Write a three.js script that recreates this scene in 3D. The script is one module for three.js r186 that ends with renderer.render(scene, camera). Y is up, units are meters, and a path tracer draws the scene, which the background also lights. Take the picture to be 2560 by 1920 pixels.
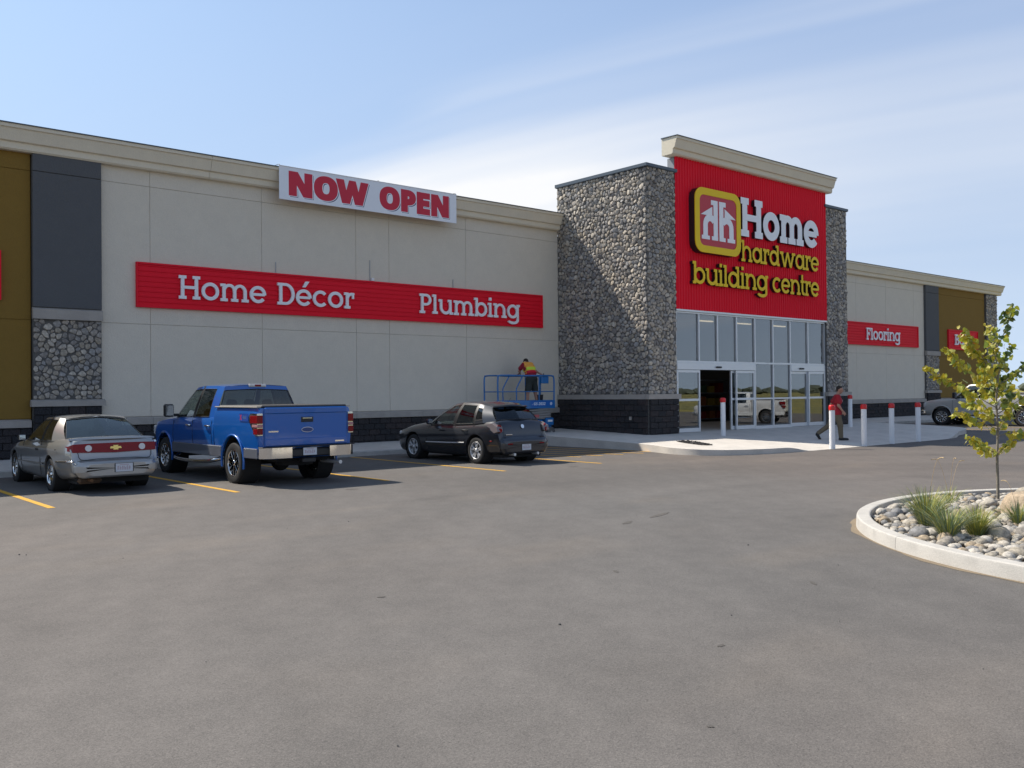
import * as THREE from 'three';
import { mergeGeometries, mergeVertices, toCreasedNormals } from 'three/addons/utils/BufferGeometryUtils.js';
import { RectAreaLightUniformsLib } from 'three/addons/lights/RectAreaLightUniformsLib.js';
import { Brush, Evaluator, SUBTRACTION } from 'three-bvh-csg';

// ---------------------------------------------------------------- camera
const scene = new THREE.Scene();
const camera = new THREE.PerspectiveCamera(2 * Math.atan(960 / 2300) * 180 / Math.PI, 4 / 3, 0.1, 4000);
camera.position.set(0, 1.65, 0);
camera.rotation.order = 'YXZ';
camera.rotation.set(Math.atan(23 / 2300), -40.5 * Math.PI / 180, -0.0097);

// ---------------------------------------------------------------- sky: clear air, glow round the sun, thin cirrus sheet
const SUN = new THREE.Vector3(-0.34, 1, -0.77).normalize();
function hash2(x, y, s = 0) { let h = Math.imul(x | 0, 374761393) + Math.imul(y | 0, 668265263) + Math.imul(s | 0, 974634541); h = Math.imul(h ^ (h >>> 13), 1274126177); return ((h ^ (h >>> 16)) >>> 0) / 4294967296; }
const sm = (t) => t * t * (3 - 2 * t);
function vnoise(x, y, s = 0, px = 0, py = px) {
  const xi = Math.floor(x), yi = Math.floor(y), fx = sm(x - xi), fy = sm(y - yi);
  const w = (a, p) => (p ? ((a % p) + p) % p : a);
  const a = hash2(w(xi, px), w(yi, py), s), b = hash2(w(xi + 1, px), w(yi, py), s), c = hash2(w(xi, px), w(yi + 1, py), s), d = hash2(w(xi + 1, px), w(yi + 1, py), s);
  return a + (b - a) * fx + (c - a) * fy + (a - b - c + d) * fx * fy;
}
function fbm(x, y, oct = 4, s = 0, px = 0, py = px) { let v = 0, a = 0.5, t = 0; for (let i = 0; i < oct; i++) { v += a * vnoise(x, y, s + i * 17, px, py); t += a; a *= 0.5; x *= 2; y *= 2; px *= 2; py *= 2; } return v / t; }
const step = (a, b, x) => sm(Math.min(1, Math.max(0, (x - a) / (b - a))));
{
  const W = 2048, H = 1024, data = new Float32Array(W * H * 4);
  for (let j = 0; j < H; j++) {
    const th = ((j + 0.5) / H - 0.5) * Math.PI, y = Math.sin(th), cy = Math.cos(th);
    for (let i = 0; i < W; i++) {
      const ph = ((i + 0.5) / W - 0.5) * 2 * Math.PI, x = Math.cos(ph) * cy, z = Math.sin(ph) * cy, o = (j * W + i) * 4;
      const e = Math.max(y, 0), air = Math.exp(-e * 1.9);
      const deep = 1 - 0.55 * step(0.3, 0.95, e);   // the clear zenith is a darker blue than the hazy horizon
      let r = (0.045 + 0.475 * air) * deep, g = (0.14 + 0.50 * air) * deep, b = (0.42 + 0.37 * air) * deep;
      const c = x * SUN.x + y * SUN.y + z * SUN.z, glow = Math.pow(Math.max(0, 0.5 + 0.5 * c), 6);
      r += 0.29 * glow; g += 0.42 * glow; b += 0.54 * glow;
      if (y > 0) {
        const q = 1 / (y + 0.06), X = x * q, Z = z * q;
        const wob = fbm(X * 0.5, Z * 0.5, 3, 5) - 0.5;
        const across = X * 0.97 - Z * 0.25 + wob * 0.5, along = X * 0.25 + Z * 0.97;
        const wide = fbm(across * 0.55 + 3.1, along * 0.10 + 7.3, 3, 11);
        const fine = fbm(across * 2.6, along * 0.28 + wob * 1.4, 5, 23), thin = fbm(across * 9, along * 0.8, 4, 41);
        let bank = step(1.95, 2.6, across + (fine - 0.5) * 0.6) * (1 - 0.80 * step(3.2, 5.0, across));
        bank *= 1 - 0.62 * step(-2.1, -0.5, along + (fine - 0.5) * 0.8);
        bank = Math.max(bank, 0.28 * step(0.52, 0.74, wide));
        let cov = bank * (0.70 + 1.25 * (fine - 0.42)) + 0.26 * step(0.48, 0.78, fine) * step(0.35, 0.7, fbm(across * 0.8 + 40, along * 0.25, 3, 61)) + 0.16 * (thin - 0.5) * (bank + 0.15);
        cov = Math.min(1, Math.max(0, cov)) * step(0.0, 0.10, y);
        const white = 0.80 + 0.10 * glow;
        r += (white - r) * cov; g += (white * 1.01 - g) * cov; b += (white * 1.03 - b) * cov;
      } else { const k = Math.min(1, -y * 6); r += (0.16 - r) * k; g += (0.155 - g) * k; b += (0.12 - b) * k; }
      data[o] = r; data[o + 1] = g; data[o + 2] = b; data[o + 3] = 1;
    }
  }
  const sky = new THREE.DataTexture(data, W, H, THREE.RGBAFormat, THREE.FloatType);
  sky.mapping = THREE.EquirectangularReflectionMapping; sky.magFilter = sky.minFilter = THREE.LinearFilter; sky.needsUpdate = true;
  scene.background = sky; scene.environment = sky;
}

// ---------------------------------------------------------------- sun
const sun = new THREE.DirectionalLight(new THREE.Color(1, 0.93, 0.83), 5);
sun.position.set(20, 0, -18).addScaledVector(SUN, 90); sun.target.position.set(20, 0, -18);
sun.castShadow = true; sun.shadow.mapSize.set(4096, 4096); sun.shadow.radius = 1;
Object.assign(sun.shadow.camera, { left: -60, right: 60, top: 50, bottom: -50, near: 1, far: 220 });
scene.add(sun, sun.target);

const renderer = new THREE.WebGLRenderer({ antialias: true });
renderer.toneMapping = THREE.LinearToneMapping; renderer.toneMappingExposure = 1.2;
renderer.shadowMap.enabled = true;
renderer.setSize(1024, 768);
RectAreaLightUniformsLib.init();

// ---------------------------------------------------------------- helpers
let seedState = 12345;
function srand(s) { seedState = s; }
function rnd() { seedState = (seedState + 0x6d2b79f5) | 0; let t = Math.imul(seedState ^ (seedState >>> 15), 1 | seedState); t = (t + Math.imul(t ^ (t >>> 7), 61 | t)) ^ t; return ((t ^ (t >>> 14)) >>> 0) / 4294967296; }
const rr = (a, b) => a + (b - a) * rnd();
const V = (x, y, z) => new THREE.Vector3(x, y, z);
const lerp = (a, b, t) => a + (b - a) * t;

const used = {};
function numbered(name) { used[name] = (used[name] ?? -1) + 1; return used[name] ? name + '_' + String(used[name]).padStart(3, '0') : name; }
const bases = new Map();
function thing(name, label, category, [x, y, z] = [0, 0, 0], group, kind) {
  const o = new THREE.Group(); o.name = numbered(name); o.position.set(x, y, z); scene.add(o);
  o.userData = { label, category }; if (group) o.userData.group = group; if (kind) o.userData.kind = kind;
  bases.set(o, [x, y, z]); return o;
}
function structure(name, geometry, material, label) {
  const o = new THREE.Mesh(geometry, material); o.name = numbered(name); o.userData = { kind: 'structure' };
  if (label) o.userData.label = label;
  shadow(o); scene.add(o); bases.set(o, [0, 0, 0]); return o;
}
function shadow(o) { o.castShadow = o.receiveShadow = true; return o; }
// a part whose geometry is given in world coordinates
function part(parent, name, geometry, material, label, kind) {
  const b = bases.get(parent) || [0, 0, 0], o = new THREE.Mesh(geometry, material); o.name = name;
  if (parent.isGroup && (b[0] || b[1] || b[2])) geometry.translate(-b[0], -b[1], -b[2]);
  else if (bases.has(parent) && (b[0] || b[1] || b[2])) geometry.translate(-b[0], -b[1], -b[2]);
  if (label) o.userData.label = label; if (kind) o.userData.kind = kind;
  shadow(o); parent.add(o); bases.set(o, b); return o;
}
// a part that shares a geometry and is placed by position
function piece(parent, name, geometry, material, pos, rot, scl) {
  const b = bases.get(parent) || [0, 0, 0], o = new THREE.Mesh(geometry, material); o.name = name;
  o.position.set(pos[0] - b[0], pos[1] - b[1], pos[2] - b[2]);
  if (rot) o.rotation.set(...rot); if (scl) o.scale.set(...(scl.length ? scl : [scl, scl, scl]));
  shadow(o); parent.add(o); return o;
}
function metric(g, k = 1) {   // uv in metres, projected along each face's main axis
  if (g.index) g = g.toNonIndexed();
  const p = g.attributes.position, n = p.count, uv = new Float32Array(n * 2), a = V(), b = V(), c = V();
  for (let i = 0; i < n; i += 3) {
    a.fromBufferAttribute(p, i); b.fromBufferAttribute(p, i + 1); c.fromBufferAttribute(p, i + 2);
    b.sub(a); c.sub(a); b.cross(c); const x = Math.abs(b.x), y = Math.abs(b.y), z = Math.abs(b.z);
    for (let q = i; q < i + 3; q++) {
      const px = p.getX(q), py = p.getY(q), pz = p.getZ(q);
      const [u, v] = x >= y && x >= z ? [pz, py] : y >= z ? [px, pz] : [px, py];
      uv[q * 2] = u * k; uv[q * 2 + 1] = v * k;
    }
  }
  g.setAttribute('uv', new THREE.BufferAttribute(uv, 2)); return g;
}
function clean(g) { if (g.index) g = g.toNonIndexed(); for (const k of Object.keys(g.attributes)) if (!['position', 'normal', 'uv'].includes(k)) g.deleteAttribute(k); if (!g.attributes.normal) g.computeVertexNormals(); if (!g.attributes.uv) g.setAttribute('uv', new THREE.BufferAttribute(new Float32Array(g.attributes.position.count * 2), 2)); g.clearGroups(); return g; }
function merge(list) { return metric(mergeGeometries(list.map(clean))); }
function raw(pos, idx, crease) {
  let g = new THREE.BufferGeometry(); g.setAttribute('position', new THREE.Float32BufferAttribute(pos, 3)); if (idx) g.setIndex(idx);
  if (crease !== undefined) g = toCreasedNormals(g, crease); else g.computeVertexNormals();
  return metric(g);
}
function box(x0, x1, y0, y1, z0, z1) { const g = new THREE.BoxGeometry(x1 - x0, y1 - y0, z1 - z0); g.translate((x0 + x1) / 2, (y0 + y1) / 2, (z0 + z1) / 2); return metric(g); }
function cbox(x0, x1, y0, y1, z0, z1, c = 0.01) {   // box with chamfered edges, 44 triangles
  const cx = (x0 + x1) / 2, cy = (y0 + y1) / 2, cz = (z0 + z1) / 2, h = [(x1 - x0) / 2, (y1 - y0) / 2, (z1 - z0) / 2];
  c = Math.min(c, h[0] * 0.9, h[1] * 0.9, h[2] * 0.9);
  const v = [], id = {}, S = [-1, 1];
  for (const sx of S) for (const sy of S) for (const sz of S) for (let a = 0; a < 3; a++) {
    id[[sx, sy, sz, a]] = v.length / 3; const s = [sx, sy, sz];
    for (let k = 0; k < 3; k++) v.push(s[k] * (k === a ? h[k] : h[k] - c));
  }
  const t = [], quad = (a, b, d, e) => t.push([a, b, d], [b, e, d]);
  for (let a = 0; a < 3; a++) {
    const b = (a + 1) % 3, d = (a + 2) % 3;
    for (const s of S) { const k = (p, q) => { const r = []; r[a] = s; r[b] = p; r[d] = q; return id[[...r, a]]; }; quad(k(-1, -1), k(1, -1), k(-1, 1), k(1, 1)); }
    for (const p of S) for (const q of S) { const k = (s, ax) => { const r = []; r[a] = s; r[b] = p; r[d] = q; return id[[...r, ax]]; }; quad(k(-1, b), k(1, b), k(-1, d), k(1, d)); }
  }
  for (const sx of S) for (const sy of S) for (const sz of S) t.push([id[[sx, sy, sz, 0]], id[[sx, sy, sz, 1]], id[[sx, sy, sz, 2]]]);
  const P = (i) => V(v[3 * i], v[3 * i + 1], v[3 * i + 2]), out = [];
  for (const [i, j, k] of t) { const A = P(i), B = P(j), C = P(k), n = B.clone().sub(A).cross(C.clone().sub(A)); const flip = n.dot(A.clone().add(B).add(C)) < 0; for (const q of flip ? [A, C, B] : [A, B, C]) out.push(q.x + cx, q.y + cy, q.z + cz); }
  return raw(out);
}
function extrude(points, depth, opts = {}) {   // points [x,y] extruded along +z
  const s = new THREE.Shape(points.map(([x, y]) => new THREE.Vector2(x, y)));
  for (const h of opts.holes || []) s.holes.push(new THREE.Path(h.map(([x, y]) => new THREE.Vector2(x, y))));
  return clean(new THREE.ExtrudeGeometry(s, { depth, bevelEnabled: !!opts.bevel, bevelSize: opts.bevel || 0, bevelThickness: opts.bevel || 0, bevelSegments: 2, curveSegments: 8 }));
}
function profileX(pts, x0, x1) {   // closed profile in (z,y), swept along x
  const g = extrude(pts.map(([z, y]) => [-z, y]), x1 - x0); g.rotateY(Math.PI / 2); g.translate(x0, 0, 0); return metric(g);
}
function tube(points, r, seg = 6, n = 0, closed = false) {
  const c = new THREE.CatmullRomCurve3(points.map((p) => V(...p)), closed, 'centripetal', 0.5);
  return metric(clean(new THREE.TubeGeometry(c, n || points.length * 4, r, seg, closed)));
}
function bar(a, b, r, seg = 8, r2 = r) { const A = V(...a), B = V(...b), d = B.clone().sub(A), g = new THREE.CylinderGeometry(r2, r, d.length(), seg); g.translate(0, d.length() / 2, 0); g.applyQuaternion(new THREE.Quaternion().setFromUnitVectors(V(0, 1, 0), d.normalize())); g.translate(...a); return clean(g); }
function lathe(pts, seg = 24) { return clean(new THREE.LatheGeometry(pts.map(([x, y]) => new THREE.Vector2(x, y)), seg)); }

// textures -------------------------------------------------------
function dataTex(n, fn, srgb = true, m = n) {
  const d = new Uint8Array(n * m * 4);
  for (let j = 0; j < m; j++) for (let i = 0; i < n; i++) { const v = fn(i / n, j / m), o = (j * n + i) * 4; for (let k = 0; k < 3; k++) d[o + k] = Math.max(0, Math.min(255, (Array.isArray(v) ? v[k] : v) * 255)); d[o + 3] = 255; }
  const t = new THREE.DataTexture(d, n, m); t.wrapS = t.wrapT = THREE.RepeatWrapping; t.magFilter = THREE.LinearFilter; t.minFilter = THREE.LinearMipmapLinearFilter; t.generateMipmaps = true;
  if (srgb) t.colorSpace = THREE.SRGBColorSpace; t.needsUpdate = true; return t;
}
function rep(t, k) { const c = t.clone(); c.repeat.set(k, k); c.needsUpdate = true; return c; }
const T = {};
T.stucco = dataTex(512, (u, v) => 0.93 + 0.025 * fbm(u * 6, v * 6, 3, 3, 6) + 0.06 * (vnoise(u * 190, v * 190, 9, 190) - 0.5) - 0.05);
T.stuccoBump = dataTex(512, (u, v) => 0.5 * vnoise(u * 128, v * 128, 2, 128) + 0.5 * vnoise(u * 60, v * 60, 4, 60), false);
T.concrete = dataTex(512, (u, v) => { const a = fbm(u * 5, v * 5, 5, 31, 5), s = vnoise(u * 200, v * 200, 7, 200); return 0.82 + 0.11 * (a - 0.5) + 0.10 * (s - 0.5) - (s > 0.93 ? 0.10 : 0); });
T.concreteBump = dataTex(512, (u, v) => 0.6 * vnoise(u * 170, v * 170, 8, 170) + 0.4 * fbm(u * 20, v * 20, 3, 5, 20), false);
T.asphalt = dataTex(1024, (u, v) => {
  const a = vnoise(u * 340, v * 340, 1, 340), b = vnoise(u * 170, v * 170, 2, 170), c = fbm(u * 8, v * 8, 4, 3, 8);
  let t = 0.70 + 0.16 * (a - 0.5) + 0.12 * (b - 0.5) + 0.08 * (c - 0.5); if (a > 0.92) t += 0.09; if (b < 0.06) t -= 0.08;
  return [t * 1.0, t * 0.985, t * 0.955];
});
T.asphaltBump = dataTex(1024, (u, v) => 0.6 * vnoise(u * 340, v * 340, 1, 340) + 0.4 * vnoise(u * 170, v * 170, 2, 170), false);
T.stone = dataTex(256, (u, v) => 0.86 + 0.35 * (fbm(u * 10, v * 10, 4, 51, 10) - 0.5) + 0.14 * (vnoise(u * 90, v * 90, 6, 90) - 0.5));
T.stoneBump = dataTex(256, (u, v) => fbm(u * 16, v * 16, 4, 55, 16), false);
T.block = dataTex(256, (u, v) => 0.72 + 0.6 * (fbm(u * 24, v * 24, 3, 61, 24) - 0.5));
T.blockBump = dataTex(256, (u, v) => fbm(u * 20, v * 20, 4, 62, 20), false);
T.grass = dataTex(512, (u, v) => { const a = fbm(u * 8, v * 8, 5, 71, 8), b = vnoise(u * 150, v * 150, 9, 150); return [0.52 + 0.35 * (a - 0.5) + 0.2 * (b - 0.5), 0.50 + 0.25 * (a - 0.5) + 0.2 * (b - 0.5), 0.28 + 0.1 * (b - 0.5)]; });
const lin = (r, g, b) => new THREE.Color().setRGB(r, g, b);
function mat(name, color, rough = 0.8, o = {}) { const m = new THREE.MeshPhysicalMaterial({ color: Array.isArray(color) ? lin(...color) : color, roughness: rough, ...o }); m.name = name; return m; }
const bumped = (map, bump, k, s, o = {}) => ({ map: rep(T[map], k), bumpMap: rep(T[bump], k), bumpScale: s, ...o });
// ---------------------------------------------------------------- materials
const M = {
  cream: mat('cream stucco', [0.90, 0.81, 0.66], 0.92, bumped('stucco', 'stuccoBump', 0.7, 0.005)),
  cornice: mat('beige stucco', [0.95, 0.85, 0.66], 0.9, bumped('stucco', 'stuccoBump', 0.7, 0.002)),
  olive: mat('mustard stucco', [0.30, 0.175, 0.03], 0.92, bumped('stucco', 'stuccoBump', 0.7, 0.005)),
  grey: mat('slate stucco', [0.135, 0.138, 0.142], 0.92, bumped('stucco', 'stuccoBump', 0.7, 0.005)),
  joint: mat('joint sealant', [0.42, 0.38, 0.31], 0.9),
  mortar: mat('dark mortar', [0.19, 0.18, 0.165], 0.95, bumped('concrete', 'concreteBump', 1.5, 0.004)),
  flashing: mat('slate metal flashing', [0.10, 0.12, 0.14], 0.45, { metalness: 0.4 }),
  sill: mat('precast concrete', [0.60, 0.54, 0.47], 0.85, bumped('concrete', 'concreteBump', 1, 0.002)),
  red: mat('red sheet metal', [0.84, 0.010, 0.03], 0.6, { specularIntensity: 0.4 }),
  concrete: mat('pale concrete', [0.92, 0.85, 0.75], 0.88, bumped('concrete', 'concreteBump', 0.6, 0.002)),
  kerb: mat('kerb concrete', [0.78, 0.73, 0.65], 0.88, bumped('concrete', 'concreteBump', 1.3, 0.003)),
  asphalt: mat('worn asphalt', [0.272, 0.243, 0.231], 0.9, bumped('asphalt', 'asphaltBump', 0.8, 0.0014, { vertexColors: true })),
  yellow: mat('yellow road paint', [0.80, 0.43, 0.035], 0.8, { map: rep(T.stucco, 3), bumpMap: rep(T.asphaltBump, 0.8), bumpScale: 0.002 }),
  alu: mat('anodised aluminium', [0.66, 0.68, 0.70], 0.38, { metalness: 0.55 }),
  dark: mat('black plastic', [0.018, 0.018, 0.02], 0.5),
  white: mat('white enamel', [0.80, 0.80, 0.80], 0.45),
  steel: mat('galvanised steel', [0.42, 0.43, 0.45], 0.5, { metalness: 0.7 }),
  soil: mat('dark bark mulch', [0.10, 0.09, 0.08], 0.95, bumped('block', 'blockBump', 3, 0.02)),
  grass: mat('dry prairie grass', [0.85, 0.80, 0.60], 0.95, { map: rep(T.grass, 0.06) }),
  glass: mat('coated window glass', [0.52, 0.56, 0.58], 0.0, { transmission: 1, thickness: 0, ior: 2.35 }),
};
const stoneTones = [[0.493, 0.441, 0.378], [0.603, 0.528, 0.436], [0.403, 0.372, 0.335], [0.53, 0.459, 0.363], [0.457, 0.433, 0.403], [0.691, 0.607, 0.492], [0.32, 0.289, 0.259]].map((c, i) => mat('field stone ' + i, c, 0.85, bumped('stone', 'stoneBump', 2.2, 0.006)));
const blockTones = [[0.062, 0.056, 0.058], [0.076, 0.066, 0.067], [0.052, 0.05, 0.054], [0.086, 0.068, 0.066]].map((c, i) => mat('split face block ' + i, c, 0.95, bumped('block', 'blockBump', 2.5, 0.012)));

// ---------------------------------------------------------------- ground
const GY = -0.1;   // level of the asphalt
{
  const g = new THREE.CircleGeometry(2600, 72); g.rotateX(-Math.PI / 2); g.translate(0, GY - 0.07, 0);
  structure('ground', metric(g), M.grass);
}
function patchTone(x, z) {
  const a = fbm(x * 0.13 + 9, z * 0.13, 4, 81), b = fbm(x * 0.55, z * 0.55 + 4, 4, 82), c = fbm(x * 2.2, z * 2.2, 3, 83);
  const r = Math.hypot(x - 13.3, z + 2), lane = fbm(r * 1.6, Math.atan2(z + 2, x - 13.3) * 1.3, 4, 84);   // wheel tracks bend round the planting island
  let t = 1 + 0.24 * (a - 0.5) + 0.20 * (b - 0.5) + 0.12 * (c - 0.5) + 0.30 * (lane - 0.5);
  const dust = step(0.58, 0.78, fbm(x * 0.35 + 30, z * 0.9, 4, 85)) * 0.10, oil = step(0.70, 0.80, fbm(x * 0.8 + 3, z * 0.8, 4, 86)) * 0.13;
  t += dust - oil; const h = (fbm(x * 0.1, z * 0.1 + 70, 3, 87) - 0.5) * 0.16;
  return [t * (1 + h + dust * 0.3), t * (1 + 0.012), t * (1 - h * 0.7 - dust * 0.4)];
}
const lot = (() => {
  const xs = [], zs = []; for (let x = -40; x <= 63; x += x > -3 && x < 30 ? 0.3 : 0.8) xs.push(x); for (let z = -24.6; z <= 44; z += z < 1 ? 0.3 : 1.2) zs.push(z);
  const pos = [], col = [], uv = [], idx = [], n = zs.length;
  for (const x of xs) for (const z of zs) { pos.push(x, GY, z); uv.push(x, z); col.push(...patchTone(x, z)); }
  for (let i = 0; i < xs.length - 1; i++) for (let j = 0; j < n - 1; j++) { const a = i * n + j; idx.push(a, a + 1, a + n, a + n, a + 1, a + n + 1); }
  const g = new THREE.BufferGeometry(); g.setAttribute('position', new THREE.Float32BufferAttribute(pos, 3)); g.setAttribute('uv', new THREE.Float32BufferAttribute(uv, 2)); g.setAttribute('color', new THREE.Float32BufferAttribute(col, 3)); g.setIndex(idx); g.computeVertexNormals();
  return structure('parking_lot', g, M.asphalt);
})();
// painted stall lines, a little uneven where the brush of the striper ran out
function stripe(x0, z0, x1, z1, w = 0.11) {
  const dx = x1 - x0, dz = z1 - z0, L = Math.hypot(dx, dz), nx = -dz / L * w / 2, nz = dx / L * w / 2, n = Math.ceil(L / 0.12), pos = [], idx = [];
  for (let i = 0; i <= n; i++) { const t = i / n, k = 0.92 + 0.16 * vnoise(x0 * 9 + i * 0.7, z0 * 7, 4), k2 = 0.92 + 0.16 * vnoise(x0 * 5 + i * 0.7, z0 * 3, 6); pos.push(x0 + dx * t + nx * k, GY + 0.004, z0 + dz * t + nz * k, x0 + dx * t - nx * k2, GY + 0.004, z0 + dz * t - nz * k2); if (i < n) idx.push(2 * i, 2 * i + 1, 2 * i + 2, 2 * i + 2, 2 * i + 1, 2 * i + 3); }
  part(lot, 'stall_line', raw(pos, idx), M.yellow);
}
for (const x of [0.8, 3.92, 7.05, 10.2, 13.3, 16.37]) stripe(x + rr(-0.02, 0.02), -22.6, x, -15.9 + rr(-0.1, 0.1));
for (const k of [0, 1, 2, 3, 4]) stripe(16.9 + k * 0.75, -22.3, 17.6 + k * 0.75, -17.75 + k * 0.08, 0.1);
for (const x of [40.7, 43.8, 46.9, 50.0, 53.1, 56.2]) stripe(x, -22.6, x, -15.9);

// sidewalks along both wings: poured slabs with an open joint between them
function sidewalk(x0, x1, name) {
  const w = (x1 - x0) / Math.round((x1 - x0) / 1.8), base = structure(name, metric(box(x0, x1, -0.45, -0.13, -25.3, -22.85)), M.kerb);
  for (let x = x0; x < x1 - 0.1; x += w) part(base, 'paving_slab', profileX([[-25.3, -0.12], [-22.86, -0.12], [-22.86, 0.045 + rr(-0.003, 0.003)], [-25.3, 0.145]], x + 0.006, x + w - 0.006), M.concrete);
  for (let x = x0; x < x1 - 0.1; x += w * 2) part(base, 'kerb_section', profileX([[-22.855, -0.3], [-22.68, -0.3], [-22.70, 0.02], [-22.72, 0.04], [-22.855, 0.045]], x + 0.003, Math.min(x1, x + 2 * w) - 0.003), M.kerb);
}
sidewalk(-3.2, 20.72, 'left_sidewalk'); sidewalk(39.0, 64.6, 'right_sidewalk');

// entrance apron: ramps down to the asphalt between two raised kerb noses
const apronTop = (x, z) => {
  const t = Math.min(1, Math.max(0, (z + 19.6) / 5)), back = Math.max(0, -19.6 - z) * 0.03;
  const raised = 0.15 - 0.10 * t + back, ramp = 0.15 - 0.236 * t + back;
  return lerp(raised, ramp, step(22.7, 23.9, x) * (1 - step(32.6, 33.8, x)));
};
const apron = (() => {
  const ol = new THREE.CatmullRomCurve3([[20.72, -24.9], [20.72, -22], [20.72, -19], [20.45, -17.6], [20.12, -16.7], [20.2, -15.8], [20.75, -15.2], [21.7, -14.86], [22.9, -14.68], [23.5, -14.64], [26, -14.62], [29, -14.62], [32.4, -14.62], [33.6, -14.8], [35.2, -15.4], [37, -15.9], [38.4, -16.7], [38.95, -18], [39, -22], [39, -24.9]].map(([x, z]) => V(x, 0, z)), false, 'centripetal');
  const P = ol.getSpacedPoints(170), n = P.length, R = 26, pos = [], idx = [];
  for (let i = 0; i < n; i++) { const s = i / (n - 1), qx = lerp(20.72, 39, s);
    pos.push(P[i].x, GY - 0.12, P[i].z);
    for (let j = 0; j <= R; j++) { const t = j / R, x = lerp(P[i].x, qx, t), z = lerp(P[i].z, -25.2, t); const y = apronTop(x, z), edge = j === 0 ? 0.012 : 0; pos.push(x, y - edge, z); } }
  const w = R + 2; for (let i = 0; i < n - 1; i++) for (let j = 0; j < w - 1; j++) { const a = i * w + j; idx.push(a, a + w, a + 1, a + 1, a + w, a + w + 1); }
  return structure('entrance_apron', raw(pos, idx, 0.6), M.concrete);
})();
// mulch bed let into the raised nose
{
  const bed = new THREE.CatmullRomCurve3([[22.3, -18.3], [22.6, -18.2], [22.45, -17.7], [22.0, -16.9], [21.7, -16.5], [21.45, -16.6], [21.6, -17.2], [21.95, -17.9]].map(([x, z]) => V(x, 0, z)), true).getPoints(40);
  const pos = [22.0, 0, -17.4], idx = []; pos[1] = apronTop(22.0, -17.4) + 0.02; bed.forEach((p) => pos.push(p.x, apronTop(p.x, p.z) + 0.006, p.z)); for (let i = 1; i <= 41; i++) idx.push(0, i % 41 + 1, i);
  const bd = structure('mulch_bed', raw(pos, idx), M.soil);
  srand(77); const chips = []; for (let i = 0; i < 140; i++) { const p = bed[Math.floor(rnd() * bed.length)], t = Math.sqrt(rnd()), x = lerp(22.0, p.x, t), z = lerp(-17.4, p.z, t), s = rr(0.015, 0.035), g = new THREE.BoxGeometry(s * 1.8, s * 0.5, s); g.rotateY(rr(0, 6)); g.rotateX(rr(-0.5, 0.5)); g.translate(x, apronTop(x, z) + 0.02, z); chips.push(g); }
  part(bd, 'bark_chips', merge(chips), M.soil, undefined, 'stuff');
}
// old drips and rubber scuffs on the asphalt
{
  srand(15); const m = mat('stained asphalt', [0.205, 0.187, 0.172], 0.88, bumped('asphalt', 'asphaltBump', 0.8, 0.0014)), pale = mat('dusty asphalt', [0.36, 0.33, 0.29], 0.95, bumped('asphalt', 'asphaltBump', 0.8, 0.0014));
  for (const [x, z, a, b, t, k] of [[10.1, -8.6, 0.28, 0.05, 0.3, 0], [9.2, -8.4, 0.16, 0.04, 0.4, 0], [6.6, -6.2, 0.06, 0.02, 1, 0], [5.2, -3.9, 0.035, 0.02, 0.2, 0], [3.9, -3.0, 0.022, 0.014, 2, 0], [7.5, -4.6, 0.08, 0.02, 0.8, 0], [4.3, -6.8, 0.04, 0.02, 0, 0], [8.8, -14.9, 0.13, 0.10, 0, 0], [15.2, -15.6, 0.12, 0.1, 0, 0]]) {
    const pos = [x, GY + 0.0032, z], idx = [], n = 26; for (let i = 0; i < n; i++) { const q = i / n * 6.2832, r = 0.6 + 0.8 * vnoise(Math.cos(q) * 2.5 + x * 7 + 9, Math.sin(q) * 2.5 + z * 3 + 60, 12), u = Math.cos(q) * a * r, v = Math.sin(q) * b * r; pos.push(x + u * Math.cos(t) - v * Math.sin(t), GY + 0.003, z - u * Math.sin(t) - v * Math.cos(t)); idx.push(0, i + 1, (i + 1) % n + 1); }
    part(lot, k ? 'dust_patch' : 'stain', raw(pos, idx), k ? pale : m);
  }
}
// a few loose pebbles on the asphalt
{
  srand(5); const l = []; for (let i = 0; i < 20; i++) { const g = new THREE.IcosahedronGeometry(0.004 + 0.012 * rnd() * rnd(), 0); g.scale(rr(0.8, 1.6), 0.7, rr(0.8, 1.4)); g.rotateY(rr(0, 6)); const d = rr(3.2, 16), a = rr(0.2, 1.25); g.translate(Math.sin(a) * d, GY + 0.006, -Math.cos(a) * d); l.push(g); }
  const o = structure('loose_pebbles', merge(l), mat('dark pebble', [0.09, 0.085, 0.08], 0.9)); o.userData.kind = 'stuff'; o.userData.label = 'dark loose pebbles scattered over the asphalt'; o.userData.category = 'pebbles';
}
// far woods round the flat prairie
{
  srand(9); const l = []; for (let i = 0; i < 1500; i++) { const a = rnd() * Math.PI * 2, d = rr(450, 900), s = rr(1.6, 3.6); const g = new THREE.IcosahedronGeometry(s, 1), p = g.attributes.position; for (let k = 0; k < p.count; k++) { const q = 0.75 + 0.5 * hash2(p.getX(k) * 40, p.getY(k) * 40 + p.getZ(k) * 31, i); p.setXYZ(k, p.getX(k) * q * 2.2, Math.max(-s * 0.5, p.getY(k) * q), p.getZ(k) * q * 2.2); } g.computeVertexNormals(); g.translate(Math.cos(a) * d, s * 0.45, Math.sin(a) * d); l.push(g); }
  const o = structure('far_wood', merge(l), mat('far foliage', [0.075, 0.085, 0.055], 0.95)); o.userData.kind = 'stuff'; o.userData.label = 'low dark band of far woods along the horizon'; o.userData.category = 'wood';
}
// ---------------------------------------------------------------- the store
const WZ = -25.2, FZ = -20.79;   // wall plane of the wings, front plane of the entrance block
const store = thing('store_building', 'long beige hardware store with stone piers and a red clad entrance block', 'building', [30.33, 0, -25.2]);
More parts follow.
